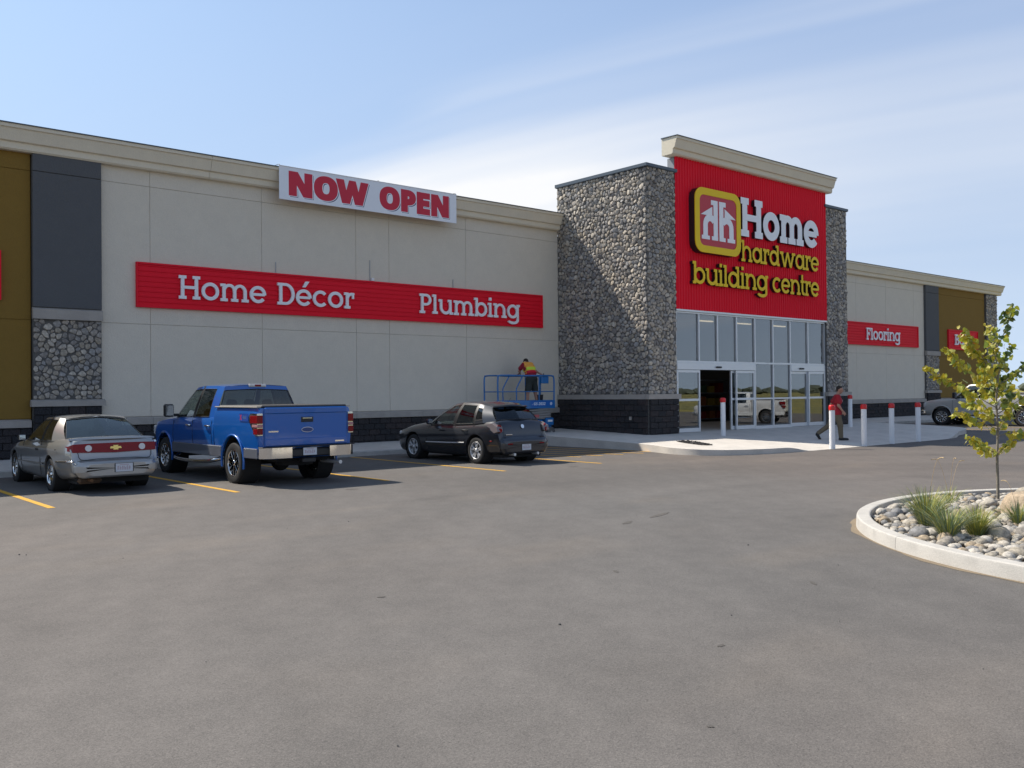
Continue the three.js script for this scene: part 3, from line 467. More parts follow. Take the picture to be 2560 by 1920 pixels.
// ---------------------------------------------------------------- signs
// slab serif letters put together from stems, slabs and rings; every stroke ends a fraction of a millimetre deeper or higher than the next
function slab(font) {   // font: X x-height, A ascender, w stem, s slab thickness, o slab overhang
  const { X, A, w, s, o } = font, e = 0.002, ow = X * (font.round || 1.0);
  const R = (x0, y0, x1, y1) => [[x0, y0], [x1, y0], [x1, y1], [x0, y1]];
  const arc = (cx, cy, rx, ry, a0, a1, t = w, tv = t) => { const n = Math.max(6, Math.ceil(Math.abs(a1 - a0) / 9)), p = [], q = []; for (let i = 0; i <= n; i++) { const a = lerp(a0, a1, i / n) * Math.PI / 180, c = Math.cos(a), d = Math.sin(a); p.push([cx + c * rx, cy + d * ry]); q.unshift([cx + c * (rx - t), cy + d * (ry - tv)]); } return [...p, ...q]; };
  const ring = (cx, cy, rx, ry) => ({ outer: arc(cx, cy, rx, ry, 0, 354, rx, ry).slice(0, 41), ring: [cx, cy, rx, ry] });
  const full = (cx, cy, rx, ry) => [arc(cx, cy, rx, ry, 0, 180), arc(cx, cy, rx, ry, 180, 360)];
  const foot = (x, l = o, r = o, y = 0) => R(x - l, y, x + w + r, y + s), stem = (x, y0, y1) => R(x, y0 + e, x + w, y1 - e);
  const arch = (x0, x1) => { const r = (x1 + w - x0) / 2; return [arc(x0 + r, X - r * 0.98, r, r * 0.98, 0, 165, w, w * 0.86)]; };
  const nn = ow * 0.94;   // width over both stems of n
  const g = {
    o: () => [full(ow / 2, X / 2, ow / 2, X / 2), ow],
    c: () => [[arc(ow / 2, X / 2, ow / 2, X / 2, 42, 318)], ow * 0.93],
    e: () => [[arc(ow / 2, X / 2, ow / 2, X / 2, -2, 180), arc(ow / 2, X / 2, ow / 2, X / 2, 180, 322), R(w * 0.8, X / 2 - s * 0.46, ow - w * 0.5, X / 2 + s * 0.46)], ow],
    a: () => [[...full(ow / 2, X / 2, ow / 2, X / 2), stem(ow - w * 0.75, 0, X), foot(ow - w * 0.75, 0, o * 1.1)], ow + w * 0.25 + o],
    b: () => [[...full(o + w * 0.75 + ow / 2 - w, X / 2, ow / 2, X / 2).map((p) => p.map(([x, y]) => [x + w * 0.25, y])), stem(o, 0, A), R(0, A - s, o + w * 0.5, A), R(0, 0, o + w * 0.5, s)], o + ow],
    d: () => [[...full(ow / 2, X / 2, ow / 2, X / 2), stem(ow - w * 0.75, 0, A), R(ow - w * 0.75 - o * 1.3, A - s, ow - w * 0.4, A), R(ow - w * 0.5, 0, ow + w * 0.25 + o, s)], ow + w * 0.25 + o],
    g: () => [[...full(ow / 2, X / 2, ow / 2, X / 2), R(ow - w * 0.75, -X * 0.12, ow + w * 0.25, X - e), R(ow - w * 0.2, X - s, ow + w * 0.25 + o, X), arc(ow / 2 + w * 0.12, -X * 0.12, ow / 2 + w * 0.13, X * 0.30, 200, 361, w, w)], ow + w * 0.25 + o],
    h: () => [[stem(o, 0, A), R(0, A - s, o + w * 0.5, A), foot(o), ...arch(o, o + nn - w), stem(o + nn - w, 0, X - nn * 0.45), foot(o + nn - w)], nn + 2 * o],
    n: () => [[stem(o, 0, X), R(0, X - s, o + w * 0.5, X - e), foot(o), ...arch(o, o + nn - w), stem(o + nn - w, 0, X - nn * 0.45), foot(o + nn - w)], nn + 2 * o],
    m: () => { const k = nn * 0.86; return [[stem(o, 0, X), R(0, X - s, o + w * 0.5, X - e), foot(o), ...arch(o, o + k - w), stem(o + k - w, 0, X - k * 0.45), foot(o + k - w), ...arch(o + k - w, o + 2 * k - 2 * w).map((p) => p.map(([x, y]) => [x, y - e])), stem(o + 2 * k - 2 * w, 0, X - k * 0.45), foot(o + 2 * k - 2 * w)], 2 * k - w + 2 * o]; },
    u: () => { const k = nn; return [[R(o, X * 0.42, o + w, X - e), R(0, X - s, o + w * 0.5, X), arc(o + k / 2, X * 0.46, k / 2, X * 0.46, 180, 360, w, w), stem(o + k - w, 0, X), R(o + k - w - o, X - s, o + k - w * 0.5, X), foot(o + k - w, 0, o)], k + 2 * o]; },
    i: () => [[stem(o, 0, X), R(0, X - s, o + w * 0.5, X), foot(o), R(o - w * 0.06, X * 1.16, o + w * 1.06, X * 1.16 + w * 1.1)], w + 2 * o],
    l: () => [[stem(o, 0, A), R(0, A - s, o + w * 0.5, A), foot(o)], w + 2 * o],
    r: () => [[stem(o, 0, X), R(0, X - s, o + w * 0.5, X), foot(o), arc(o + ow * 0.40, X - ow * 0.40, ow * 0.40, ow * 0.40, 60, 170, w, w * 0.9), R(o + ow * 0.42, X * 0.62, o + ow * 0.42 + w * 0.75, X - e)], o + ow * 0.42 + w * 0.8],
    t: () => [[R(o, X * 0.3, o + w, X * 1.38), R(0, X - s, o + w + o * 1.6, X), arc(o + X * 0.30, X * 0.31, X * 0.30, X * 0.31, 180, 290, w, w)], o + w + o * 1.6],
    w: () => { const k = ow * 0.36, dg = (xa, ya, xb, yb) => [[xa, ya], [xa + w, ya], [xb + w, yb], [xb, yb]]; return [[dg(o, X - e, o + k, 0), dg(o + 2 * k, X - 2 * e, o + k, e), dg(o + 2 * k, X - e, o + 3 * k, e), dg(o + 4 * k, X - e, o + 3 * k, 0), R(0, X - s, 2 * o + w, X), R(o + 4 * k - o, X - s, o + 4 * k + w + o, X)], 4 * k + w + 2 * o]; },
    H: () => { const k = A * 0.62; return [[stem(o, 0, A), foot(o), foot(o, o, o, A - s), stem(o + k, 0, A), foot(o + k), foot(o + k, o, o, A - s), R(o + w * 0.5, A / 2 - s * 0.5, o + k + w * 0.5, A / 2 + s * 0.5)], k + w + 2 * o]; },
    D: () => [[stem(o, 0, A), R(0, 0, A * 0.42, s), R(0, A - s, A * 0.42, A), arc(A * 0.40, A / 2, A * 0.46, A / 2, -90, 90, w, s)], A * 0.87],
    P: () => [[stem(o, 0, A), foot(o), R(0, A - s, A * 0.42, A), R(o + w * 0.5, A * 0.40, A * 0.42, A * 0.40 + s), arc(A * 0.40, A * 0.70, A * 0.34, A * 0.30, -90, 90, w, s)], A * 0.75],
    F: () => [[stem(o, 0, A), foot(o), R(0, A - s, A * 0.66, A), R(A * 0.66 - s, A * 0.72, A * 0.66 - e, A - e), R(o + w * 0.5, A * 0.46, A * 0.46, A * 0.46 + s), R(A * 0.46 - s * 0.5, A * 0.37, A * 0.46 + s * 0.3, A * 0.64)], A * 0.66],
    B: () => [[stem(o, 0, A), R(0, 0, A * 0.44, s), R(0, A - s, A * 0.40, A), R(o + w * 0.5, A * 0.5 - s * 0.4, A * 0.42, A * 0.5 + s * 0.4), arc(A * 0.42, A * 0.265, A * 0.30, A * 0.265, -90, 90, w, s), arc(A * 0.38, A * 0.745, A * 0.28, A * 0.255, -90, 90, w, s)], A * 0.74],
  };
  g['é'] = () => { const [p, adv] = g.e(); return [[...p, [[ow * 0.42, X * 1.12], [ow * 0.60, X * 1.12], [ow * 0.86, X * 1.48], [ow * 0.62, X * 1.48]]], adv]; };
  return g;
}
// writes a word between x0 and x1 on the plane z; returns nothing, adds a part per letter
function word(parent, text, font, x0, x1, y, z, depth, faceMat, sideMat) {
  const g = slab(font), gap = font.gap, list = [...text].map((ch) => (ch === ' ' ? null : g[ch]())), total = list.reduce((a, l) => a + (l ? l[1] : font.X * 0.45) + gap, -gap), k = (x1 - x0) / total; let x = 0;
  list.forEach((l) => {
    if (!l) { x += font.X * 0.45 + gap; return; }
    const make = (d, zz) => merge(l[0].map((p, i) => { const q = extrude(p.map(([a, b]) => [x0 + (x + a) * k, y + b]), d + i * 0.0012); q.translate(0, 0, zz); return q; }));
    if (sideMat) { const b = part(parent, 'letter', make(depth, z), sideMat); part(b, 'face', make(0.012, z + depth + 0.014), faceMat); } else part(parent, 'letter', make(depth, z), faceMat);
    x += l[1] + gap;
  });
}
M.signWhite = mat('white acrylic letter', [0.88, 0.88, 0.88], 0.4); M.signYellow = mat('yellow acrylic letter', [0.88, 0.60, 0.008], 0.45, { specularIntensity: 0.5 }); M.ink = mat('black sign return', [0.012, 0.012, 0.016], 0.5);
M.signRed = mat('red acrylic', [0.52, 0.015, 0.03], 0.4);
// ribbed red sign bands
function band(x0, x1, y0, y1, name, label, z = WZ) {
  const s = thing(name, label, 'sign', [(x0 + x1) / 2, y0, z], 'red department signs along the facade'), n = 8, h = (y1 - y0 - 0.06) / n, pts = [[z + 0.004, y0 + 0.03]];
  for (let i = 0; i < n; i++) { const y = y0 + 0.03 + i * h; pts.push([z + 0.055, y], [z + 0.055, y + h * 0.62], [z + 0.078, y + h * 0.7], [z + 0.078, y + h * 0.93], [z + 0.055, y + h]); } pts.push([z + 0.004, y1 - 0.03]);
  const seen = []; for (const p of pts) if (!seen.length || Math.hypot(p[0] - seen.at(-1)[0], p[1] - seen.at(-1)[1]) > 1e-5) seen.push(p);
  part(s, 'ribbed_sheet', profileX(seen, x0 + 0.03, x1 - 0.03), M.red);
  part(s, 'edge_trim', merge([box(x0, x1, y1 - 0.029, y1 + 0.02, z + 0.003, z + 0.10), box(x0, x1, y0 - 0.02, y0 + 0.029, z + 0.003, z + 0.10), box(x0, x0 + 0.029, y0 + 0.03, y1 - 0.03, z + 0.003, z + 0.10), box(x1 - 0.029, x1, y0 + 0.03, y1 - 0.03, z + 0.003, z + 0.10)]), M.red);
  return s;
}
const wing = { X: 0.50, A: 0.645, w: 0.095, s: 0.082, o: 0.06, gap: 0.045, round: 1.04 };
const L1 = band(8.32, 22.98, 4.07, 5.24, 'department_sign', 'long red ribbed sign lettered Home Décor and Plumbing on cream wall');
word(L1, 'Home', wing, 9.44, 12.0, 4.335, WZ + 0.085, 0.05, M.signWhite); word(L1, 'Décor', wing, 12.36, 14.95, 4.335, WZ + 0.085, 0.05, M.signWhite); word(L1, 'Plumbing', wing, 17.44, 21.82, 4.335, WZ + 0.085, 0.05, M.signWhite);
const L2 = band(37.7, 52.35, 4.07, 5.24, 'department_sign', 'red ribbed sign lettered Flooring on the cream wall'); word(L2, 'Flooring', wing, 46.4, 50.1, 4.335, WZ + 0.085, 0.05, M.signWhite);
const L3 = band(56.2, 60.3, 4.07, 5.24, 'department_sign', 'short red ribbed sign on the mustard wall behind the young tree'); word(L3, 'Bath', wing, 56.98, 59.4, 4.335, WZ + 0.085, 0.05, M.signWhite);
band(0.4, 5.1, 4.07, 5.24, 'department_sign', 'red ribbed sign cut off on the mustard wall left of the slate pilaster');
// entrance letters and emblem
{
  const z = FZ + 0.052, y0 = 5.49, s = thing('store_sign', 'large white and yellow slab letters on the ribbed red cladding', 'sign', [30.3, y0, z]);
  const big = { X: 1.12, A: 1.46, w: 0.31, s: 0.245, o: 0.10, gap: 0.045, round: 0.99 }, small = { X: 0.60, A: 0.80, w: 0.118, s: 0.10, o: 0.07, gap: 0.035, round: 1.08 };
  word(s, 'Home', big, 28.97, 34.32, 7.48, z, 0.12, M.signWhite, M.ink); word(s, 'hardware', small, 28.98, 34.31, 6.53, z, 0.12, M.signYellow, M.ink); word(s, 'building', small, 26.08, 30.68, 5.49, z, 0.12, M.signYellow, M.ink); word(s, 'centre', small, 30.99, 34.31, 5.49, z, 0.12, M.signYellow, M.ink);
}
{
  const z = FZ + 0.052, D = 0.25, s = thing('emblem_sign', 'rounded square emblem with yellow border and white house letters', 'sign', [27.6, 6.68, z]);
  const rs = (x0, x1, y0, y1, r) => { const p = []; for (const [cx, cy, a] of [[x1 - r, y0 + r, -90], [x1 - r, y1 - r, 0], [x0 + r, y1 - r, 90], [x0 + r, y0 + r, 180]]) for (let i = 0; i <= 8; i++) { const t = (a + i * 11.25) * Math.PI / 180; p.push([cx + Math.cos(t) * r, cy + Math.sin(t) * r]); } return p; };
  const at = (pts, z0, d, holes) => { const g = extrude(pts, d, { holes }); g.translate(0, 0, z0); return metric(g); };
  part(s, 'case', at(rs(26.07, 28.76, 6.62, 8.94, 0.42), z, D), M.ink);
  part(s, 'border', at(rs(26.07, 28.76, 6.62, 8.94, 0.42), z + D + 0.003, 0.03, [rs(26.33, 28.51, 6.87, 8.69, 0.24).reverse()]), M.signYellow);
  part(s, 'red_face', at(rs(26.333, 28.507, 6.873, 8.687, 0.24), z + D + 0.003, 0.012), M.signRed);
  const fz = z + D + 0.017, c = 27.42, R = (x0, y0, x1, y1) => [[x0, y0], [x1, y0], [x1, y1], [x0, y1]];
  const arc = (cx, cy, r, w, a0, a1) => { const p = [], q = []; for (let i = 0; i <= 10; i++) { const a = lerp(a0, a1, i / 10) * Math.PI / 180; p.push([cx + Math.cos(a) * r, cy + Math.sin(a) * r]); q.unshift([cx + Math.cos(a) * (r - w), cy + Math.sin(a) * (r - w)]); } return [...p, ...q]; };
  for (const m of [-1, 1]) {
    const f = (pts) => pts.map(([x, y]) => [c + m * x, y]).sort(() => 0), fix = (pts) => (m < 0 ? f(pts).reverse() : f(pts));
    const strokes = [R(0.045, 7.1, 0.29, 8.54), R(0.046, 8.37, 0.43, 8.541), arc(0.49, 7.62, 0.40, 0.25, 0, 150), R(0.64, 7.1, 0.89, 7.64), R(0.53, 7.101, 0.98, 7.24), R(0.047, 7.099, 0.40, 7.24), [[0.37, 7.97], [1.03, 7.97], [0.37, 8.30]]];
    part(s, m < 0 ? 'emblem_letter' : 'emblem_letter', merge(strokes.map((p, i) => { const g = extrude(fix(p), 0.012 + i * 0.0011); g.translate(0, 0, fz); return g; })), M.signWhite);
  }
}
// printed banner over the cornice
{
  const cv = document.createElement('canvas'); cv.width = 2048; cv.height = 312; const c = cv.getContext('2d');
  c.fillStyle = '#eceef2'; c.fillRect(0, 0, 2048, 312);
  const draw = (t, x0, x1) => { c.save(); c.font = 'bold 284px sans-serif'; const w = c.measureText(t).width, k = (x1 - x0) / w; c.translate(x0, 254); c.scale(k, 1.0); c.lineJoin = 'miter'; c.miterLimit = 3;
    c.fillStyle = '#23264a'; c.strokeStyle = '#23264a'; c.lineWidth = 30; c.save(); c.translate(12 / k, 11); c.fillText(t, 0, 0); c.strokeText(t, 0, 0); c.restore();
    c.strokeStyle = '#eceef2'; c.lineWidth = 44; c.strokeText(t, 0, 0); c.fillStyle = '#cc1a38'; c.strokeStyle = '#cc1a38'; c.lineWidth = 30; c.fillText(t, 0, 0); c.strokeText(t, 0, 0); c.restore(); };
  draw('NOW', 84, 938); draw('OPEN', 1084, 1962);
  const t = new THREE.CanvasTexture(cv); t.colorSpace = THREE.SRGBColorSpace; t.magFilter = THREE.LinearFilter;
  const x0 = 12.27, x1 = 18.74, y0 = 7.40, y1 = 8.375, z = WZ + 0.455, n = 60, m = 8, pos = [], uv = [], idx = [];
  for (let i = 0; i <= n; i++) for (let j = 0; j <= m; j++) { const u = i / n, v = j / m, sag = 0.006 * Math.sin(u * Math.PI * 4) * (1 - v) + 0.012 * (fbm(u * 9, v * 2, 2, 91) - 0.5); pos.push(lerp(x0, x1, u), lerp(y0, y1, v) - 0.012 * Math.sin(u * Math.PI * 3) * Math.sin(u * Math.PI * 3) * (v > 0.9 ? 1 : 0.6), z + sag); uv.push(u, v); if (i < n && j < m) { const a = i * (m + 1) + j; idx.push(a, a + m + 1, a + 1, a + 1, a + m + 1, a + m + 2); } }
  const g = new THREE.BufferGeometry(); g.setAttribute('position', new THREE.Float32BufferAttribute(pos, 3)); g.setAttribute('uv', new THREE.Float32BufferAttribute(uv, 2)); g.setIndex(idx); g.computeVertexNormals();
  const s = thing('banner', 'white vinyl banner with red block words NOW OPEN hung over the cornice', 'banner', [15.5, y0, z]);
  part(s, 'vinyl_sheet', g, mat('printed vinyl', [1, 1, 1], 0.45, { map: t, side: THREE.DoubleSide }));
  part(s, 'hem', merge([bar([x0, y1, z], [x1, y1, z], 0.014, 6), bar([x0, y0, z - 0.004], [x1, y0, z - 0.004], 0.012, 6)]), M.white);
  for (const u of [0.004, 0.53, 0.996]) part(s, 'rope', tube([[lerp(x0, x1, u), y1, z], [lerp(x0, x1, u), y1 + 0.03, z - 0.02], [lerp(x0, x1, u), 8.43, z - 0.3]], 0.008, 5), M.dark);
}
// ---------------------------------------------------------------- vehicles (built nose towards -z, rear axle at z = 0, ground at y = 0)
const paint = (name, c, o = {}) => mat(name, c, 0.34, { metalness: 0.35, clearcoat: 1, clearcoatRoughness: 0.03, ...o });
const C = {
  chrome: mat('chrome', [0.78, 0.77, 0.75], 0.08, { metalness: 1 }), satin: mat('satin alloy', [0.68, 0.68, 0.68], 0.3, { metalness: 0.45 }),
  tyre: mat('tyre rubber', [0.022, 0.021, 0.02], 0.85), trim: mat('black trim', [0.014, 0.014, 0.015], 0.45), under: mat('underbody', [0.012, 0.012, 0.012], 0.9),
  lamp: mat('red lamp lens', [0.22, 0.003, 0.006], 0.25, { specularIntensity: 0.6 }), clear: mat('clear lamp lens', [0.62, 0.60, 0.58], 0.12, { clearcoat: 1 }), pink: mat('pale pink lens', [0.45, 0.22, 0.22], 0.25), smoke: mat('smoked lens', [0.20, 0.17, 0.17], 0.15), amber: mat('amber lens', [0.5, 0.2, 0.02], 0.2),
  tint: mat('tinted car glass', [0.16, 0.19, 0.19], 0.0, { transmission: 1, thickness: 0, ior: 1.7 }), pane: mat('car glass', [0.55, 0.62, 0.58], 0.0, { transmission: 1, thickness: 0, ior: 1.8 }), seat: mat('seat cloth', [0.045, 0.043, 0.042], 0.9), gold: mat('gold badge', [0.75, 0.52, 0.16], 0.25, { metalness: 0.9 }),
};
function loft(st, sub = 4, soft = 0) {   // st: [z, halfWidth, yBottom, yShoulder, yTop]; closed skin
  const n = st.length, at = (k, i) => st[Math.max(0, Math.min(n - 1, i))][k], rows = [];
  const cr = (k, i, t) => { const a = at(k, i - 1), b = at(k, i), c = at(k, i + 1), d = at(k, i + 2), m1 = (c - a) / 2, m2 = (d - b) / 2, lo = Math.min(b, c), hi = Math.max(b, c), v = b + t * (m1 + t * (3 * (c - b) - 2 * m1 - m2 + t * (2 * (b - c) + m1 + m2))); return Math.max(lo - 0.01, Math.min(hi + 0.01, v)); };
  for (let i = 0; i < n - 1; i++) for (let s = 0; s < sub; s++) rows.push([0, 1, 2, 3, 4].map((k) => cr(k, i, s / sub))); rows.push(st[n - 1]);
  const sec = ([z, w, yb, ys, yt]) => { const h = ys - yb; return [[0, yb], [0.80 * w, yb], [(0.91 - 0.03 * soft) * w, yb + 0.03], [(0.965 - 0.02 * soft) * w, yb + 0.10], [0.992 * w, yb + 0.36 * h], [w, yb + 0.62 * h], [0.993 * w, yb + 0.80 * h], [(0.972 - 0.02 * soft) * w, ys - 0.05 - 0.02 * soft], [(0.945 - 0.05 * soft) * w, ys], [(0.80 - 0.06 * soft) * w, lerp(ys, yt, 0.62)], [0.5 * w, lerp(ys, yt, 0.92)], [0, yt]].map(([x, y]) => [x, y, z]); };
  const pos = [], idx = []; let m = 0;
  for (const r of rows) { const h = sec(r), loop = [...h, ...h.slice(1, -1).reverse().map(([x, y, z]) => [-x, y, z])]; m = loop.length; loop.forEach((p) => pos.push(...p)); }
  for (let i = 0; i < rows.length - 1; i++) for (let j = 0; j < m; j++) { const a = i * m + j, b = i * m + (j + 1) % m; idx.push(a, b, a + m, a + m, b, b + m); }
  for (const [base, flip] of [[0, true], [(rows.length - 1) * m, false]]) { const c = pos.length / 3, z = pos[base * 3 + 2]; let y = 0; for (let j = 0; j < m; j++) y += pos[(base + j) * 3 + 1] / m; pos.push(0, y, z); const r0 = c + 1; for (let j = 0; j < m; j++) pos.push(pos[(base + j) * 3] * 0.93, lerp(y, pos[(base + j) * 3 + 1], 0.90), z); for (let j = 0; j < m; j++) { const k = (j + 1) % m, a = base + j, b = base + k, e = r0 + j, h = r0 + k; flip ? idx.push(a, e, b, b, e, h, c, h, e) : idx.push(a, b, e, b, h, e, c, e, h); } }
  const g = new THREE.BufferGeometry(); g.setAttribute('position', new THREE.Float32BufferAttribute(pos, 3)); g.setIndex(idx);
  let vol = 0; const P = (i) => V(pos[3 * i], pos[3 * i + 1], pos[3 * i + 2]); for (let i = 0; i < idx.length; i += 3) vol += P(idx[i]).dot(P(idx[i + 1]).cross(P(idx[i + 2]))); if (vol < 0) for (let i = 0; i < idx.length; i += 3) [idx[i], idx[i + 1]] = [idx[i + 1], idx[i]]; g.setIndex(idx);
  return g;
}
function cut(g, holes, crease = 0.55) {   // wheel housings cut out of a body
  const ev = new Evaluator(); ev.attributes = ['position', 'normal']; ev.useGroups = false; g.computeVertexNormals(); g.deleteAttribute('uv'); let a = new Brush(g); a.updateMatrixWorld();
  for (const h of holes) { h.deleteAttribute('uv'); const b = new Brush(h); b.updateMatrixWorld(); a = ev.evaluate(a, b, SUBTRACTION); a.updateMatrixWorld(); }
  let r = a.geometry; const q = new THREE.BufferGeometry(); q.setAttribute('position', r.index ? r.toNonIndexed().attributes.position.clone() : r.attributes.position.clone());
  if (r.drawRange && r.drawRange.count !== Infinity) q.setAttribute('position', new THREE.BufferAttribute(q.attributes.position.array.slice(0, r.drawRange.count * 3), 3));
  return metric(toCreasedNormals(mergeVertices(q, 1e-4), crease));
}
const wheelHole = (side, z, y, r, x0, x1) => { const g = new THREE.CylinderGeometry(r, r, x1 - x0, 40); g.rotateZ(Math.PI / 2); g.translate(side * (x0 + x1) / 2, y, z); return g; };
function wheel(parent, side, z, R, W, x, rim, spokes, style) {
  const t = lathe([[R * 0.62, -W / 2 + 0.01], [R * 0.70, -W / 2], [R * 0.90, -W / 2 - 0.004], [R * 0.97, -W / 2 + 0.02], [R, -W / 2 + 0.05], [R, W / 2 - 0.05], [R * 0.97, W / 2 - 0.02], [R * 0.90, W / 2 + 0.004], [R * 0.70, W / 2], [R * 0.62, W / 2 - 0.01]], 44);
  const put = (g) => { g.rotateZ(-side * Math.PI / 2); g.translate(side * x, R, z); return metric(g); };   // local +y becomes the outer side
  const o = part(parent, 'wheel', put(t), C.tyre);
  const barrel = lathe([[R * 0.655, W / 2 - 0.004], [R * 0.63, W / 2 + 0.004], [R * 0.60, W / 2 - 0.012], [R * 0.59, -W / 2 + 0.03]], 40);
  const parts = [barrel, lathe([[0.0001, W / 2 - 0.002], [R * 0.10, W / 2 - 0.002], [R * 0.15, W / 2 - 0.02], [R * 0.16, W / 2 - 0.06]], 20)];
  for (let k = 0; k < spokes; k++) for (const d of style === 'split' ? [-1, 1] : [0]) {
    const a0 = k / spokes * Math.PI * 2, wd = style === 'split' ? 0.045 * R : style === 'wide' ? 0.13 * R : 0.075 * R, n = 5, s = [];
    const pt = (t, e) => { const r = lerp(R * 0.12, R * 0.615, t), a = a0 + d * t * 0.26 * (style === 'split' ? 1 : 0), ww = wd * lerp(1.25, 0.85, t); return [Math.cos(a) * r - Math.sin(a) * e * ww, Math.sin(a) * r + Math.cos(a) * e * ww]; };
    const shape = []; for (let i = 0; i <= n; i++) shape.push(pt(i / n, 1)); for (let i = n; i >= 0; i--) shape.push(pt(i / n, -1));
    const g = extrude(shape.reverse(), 0.028, { bevel: 0.006 }); g.rotateX(-Math.PI / 2); g.translate(0, W / 2 - 0.052, 0); parts.push(g);
  }
  part(o, 'rim', put(mergeGeometries(parts.map(clean))), rim);
  part(o, 'brake_disc', put(lathe([[0.0001, 0.0], [R * 0.57, 0.0], [R * 0.57, -0.02], [0.0001, -0.02]], 30)), C.under);
}
// glasshouse: keys run from the middle of the windscreen round the right side to the middle of the rear window
function glasshouse(parent, keys, body, opts) {
  const lp = (a, b, t) => [lerp(a[0], b[0], t), lerp(a[1], b[1], t), lerp(a[2], b[2], t)], n = keys.length, bow = opts.bow ?? 0.03;
  const surf = (i, s, t, off = 0) => { const A = keys[i], B = keys[i + 1], p = lp(lp(A.b, B.b, s), lp(A.r, B.r, s), t), q = bow * Math.sin(Math.PI * t); const across = i === 0 ? (1 - s) : i === n - 2 ? s : 0; const nx = across > 0 || i === 0 || i === n - 2 ? 0 : 1; const nz = i === 0 ? -1 : i === n - 2 ? 1 : 0; const curve = nz ? (i === 0 ? -0.06 : 0.05) * (1 - Math.pow(i === 0 ? s : 1 - s, 2)) * 0 : 0; return [p[0] + nx * (q + off), p[1] + (nz ? off * 0.6 : 0), p[2] + nz * (q * 0.6 + off * 0.8) + curve]; };
  const grid = (i, s0, s1, t0, t1, off, ns = 4, nt = 5) => { const out = []; for (const m of [1, -1]) { const pos = [], idx = []; for (let a = 0; a <= ns; a++) for (let b = 0; b <= nt; b++) { const p = surf(i, lerp(s0, s1, a / ns), lerp(t0, t1, b / nt), off); pos.push(m * p[0], p[1], p[2]); if (a < ns && b < nt) { const k = a * (nt + 1) + b; m > 0 ? idx.push(k, k + 1, k + nt + 1, k + nt + 1, k + 1, k + nt + 2) : idx.push(k, k + nt + 1, k + 1, k + 1, k + nt + 1, k + nt + 2); } } out.push(raw(pos, idx, 1)); } return out; };
  const solid = [], rubber = [];
  for (let i = 0; i < n - 1; i++) {
    const k = keys[i], t0 = k.t0 ?? 0.03, t1 = k.t1 ?? 0.90, e = k.e ?? 0.02;
    if (!k.glass) { (k.black ? rubber : solid).push(...grid(i, 0, 1, 0, 1, 0)); continue; }
    solid.push(...grid(i, 0, 1, 0, t0, 0, 4, 1), ...grid(i, 0, 1, t1, 1, 0, 4, 2));
    const s0 = i === 0 ? 0 : e, s1 = i === n - 2 ? 1 : 1 - e; if (s0) rubber.push(...grid(i, 0, s0, t0, t1, 0.001, 1, 5)); if (s1 < 1) rubber.push(...grid(i, s1, 1, t0, t1, 0.001, 1, 5));
    const panes = grid(i, s0, s1, t0, t1, -0.004, 6, 6), name = i === 0 ? 'windscreen' : i === n - 2 ? 'rear_window' : 'side_window';
    if (i === 0 || i === n - 2) part(parent, name, merge(panes), k.glass); else panes.forEach((g) => part(parent, name, g, k.glass));
    const edge = []; for (const m of [1, -1]) { const P = (s, t) => { const p = surf(i, s, t, 0.002); return [m * p[0], p[1], p[2]]; }; edge.push(tube([P(s0, t0), P((s0 + s1) / 2, t0), P(s1, t0)], 0.009, 5, 8), tube([P(s0, t1), P((s0 + s1) / 2, t1), P(s1, t1)], 0.009, 5, 8)); } rubber.push(...edge);
  }
  // roof skin
  const ks = keys, top = []; const rows = []; for (let i = 0; i < n; i++) rows.push(ks[i].r);
  const R = rows.slice(1, -1), f = rows[0], b = rows[n - 1], pos = [], idx = [], m = 9, crown = opts.crown ?? 0.045;
  R.forEach((p, i) => { const u = i / (R.length - 1); for (let j = 0; j <= m; j++) { const x = lerp(-1, 1, j / m), q = 1 - x * x, zc = i === 0 ? f[2] : i === R.length - 1 ? b[2] : p[2], yc = i === 0 ? f[1] : i === R.length - 1 ? b[1] : p[1] + crown; pos.push(x * p[0], lerp(p[1], yc, q), lerp(p[2], zc, q)); } });
  for (let i = 0; i < R.length - 1; i++) for (let j = 0; j < m; j++) { const a = i * (m + 1) + j; idx.push(a, a + m + 1, a + 1, a + 1, a + m + 1, a + m + 2); }
  part(parent, 'roof', raw(pos, idx, 0.9), body);
  part(parent, 'pillars', merge(solid), body); part(parent, 'window_seals', merge(rubber), C.trim);
}
function plate(parent, x, y, z, tilt = 0, w = 0.30) {   // Canadian size plate, pale with red characters too blurred to read
  const cv = document.createElement('canvas'); cv.width = 128; cv.height = 64; const c = cv.getContext('2d'); c.fillStyle = '#c9ccd0'; c.fillRect(0, 0, 128, 64); c.fillStyle = '#a98a90'; for (let i = 0; i < 6; i++) { const bx = 14 + i * 17; c.fillRect(bx, 20, 4, 30); c.fillRect(bx + 7, 22 + (i * 7) % 11, 3, 26 - (i * 5) % 9); c.fillRect(bx, 20 + (i * 13) % 26, 10, 4); } c.fillStyle = '#b7a3a8'; c.fillRect(30, 7, 68, 6);
  const t = new THREE.CanvasTexture(cv); t.colorSpace = THREE.SRGBColorSpace; t.magFilter = THREE.LinearFilter;
  const g = new THREE.PlaneGeometry(w * 0.96, w * 0.47); g.rotateX(-tilt); g.translate(x, y, z + 0.007); const f = cbox(-w / 2 - 0.01, w / 2 + 0.01, -w * 0.255, w * 0.255, -0.008, 0.004, 0.004); f.rotateX(-tilt); f.translate(x, y, z);
  const o = part(parent, 'licence_plate', f, C.trim); part(o, 'plate_face', g, mat('plate print', [1, 1, 1], 0.5, { map: t }));
}
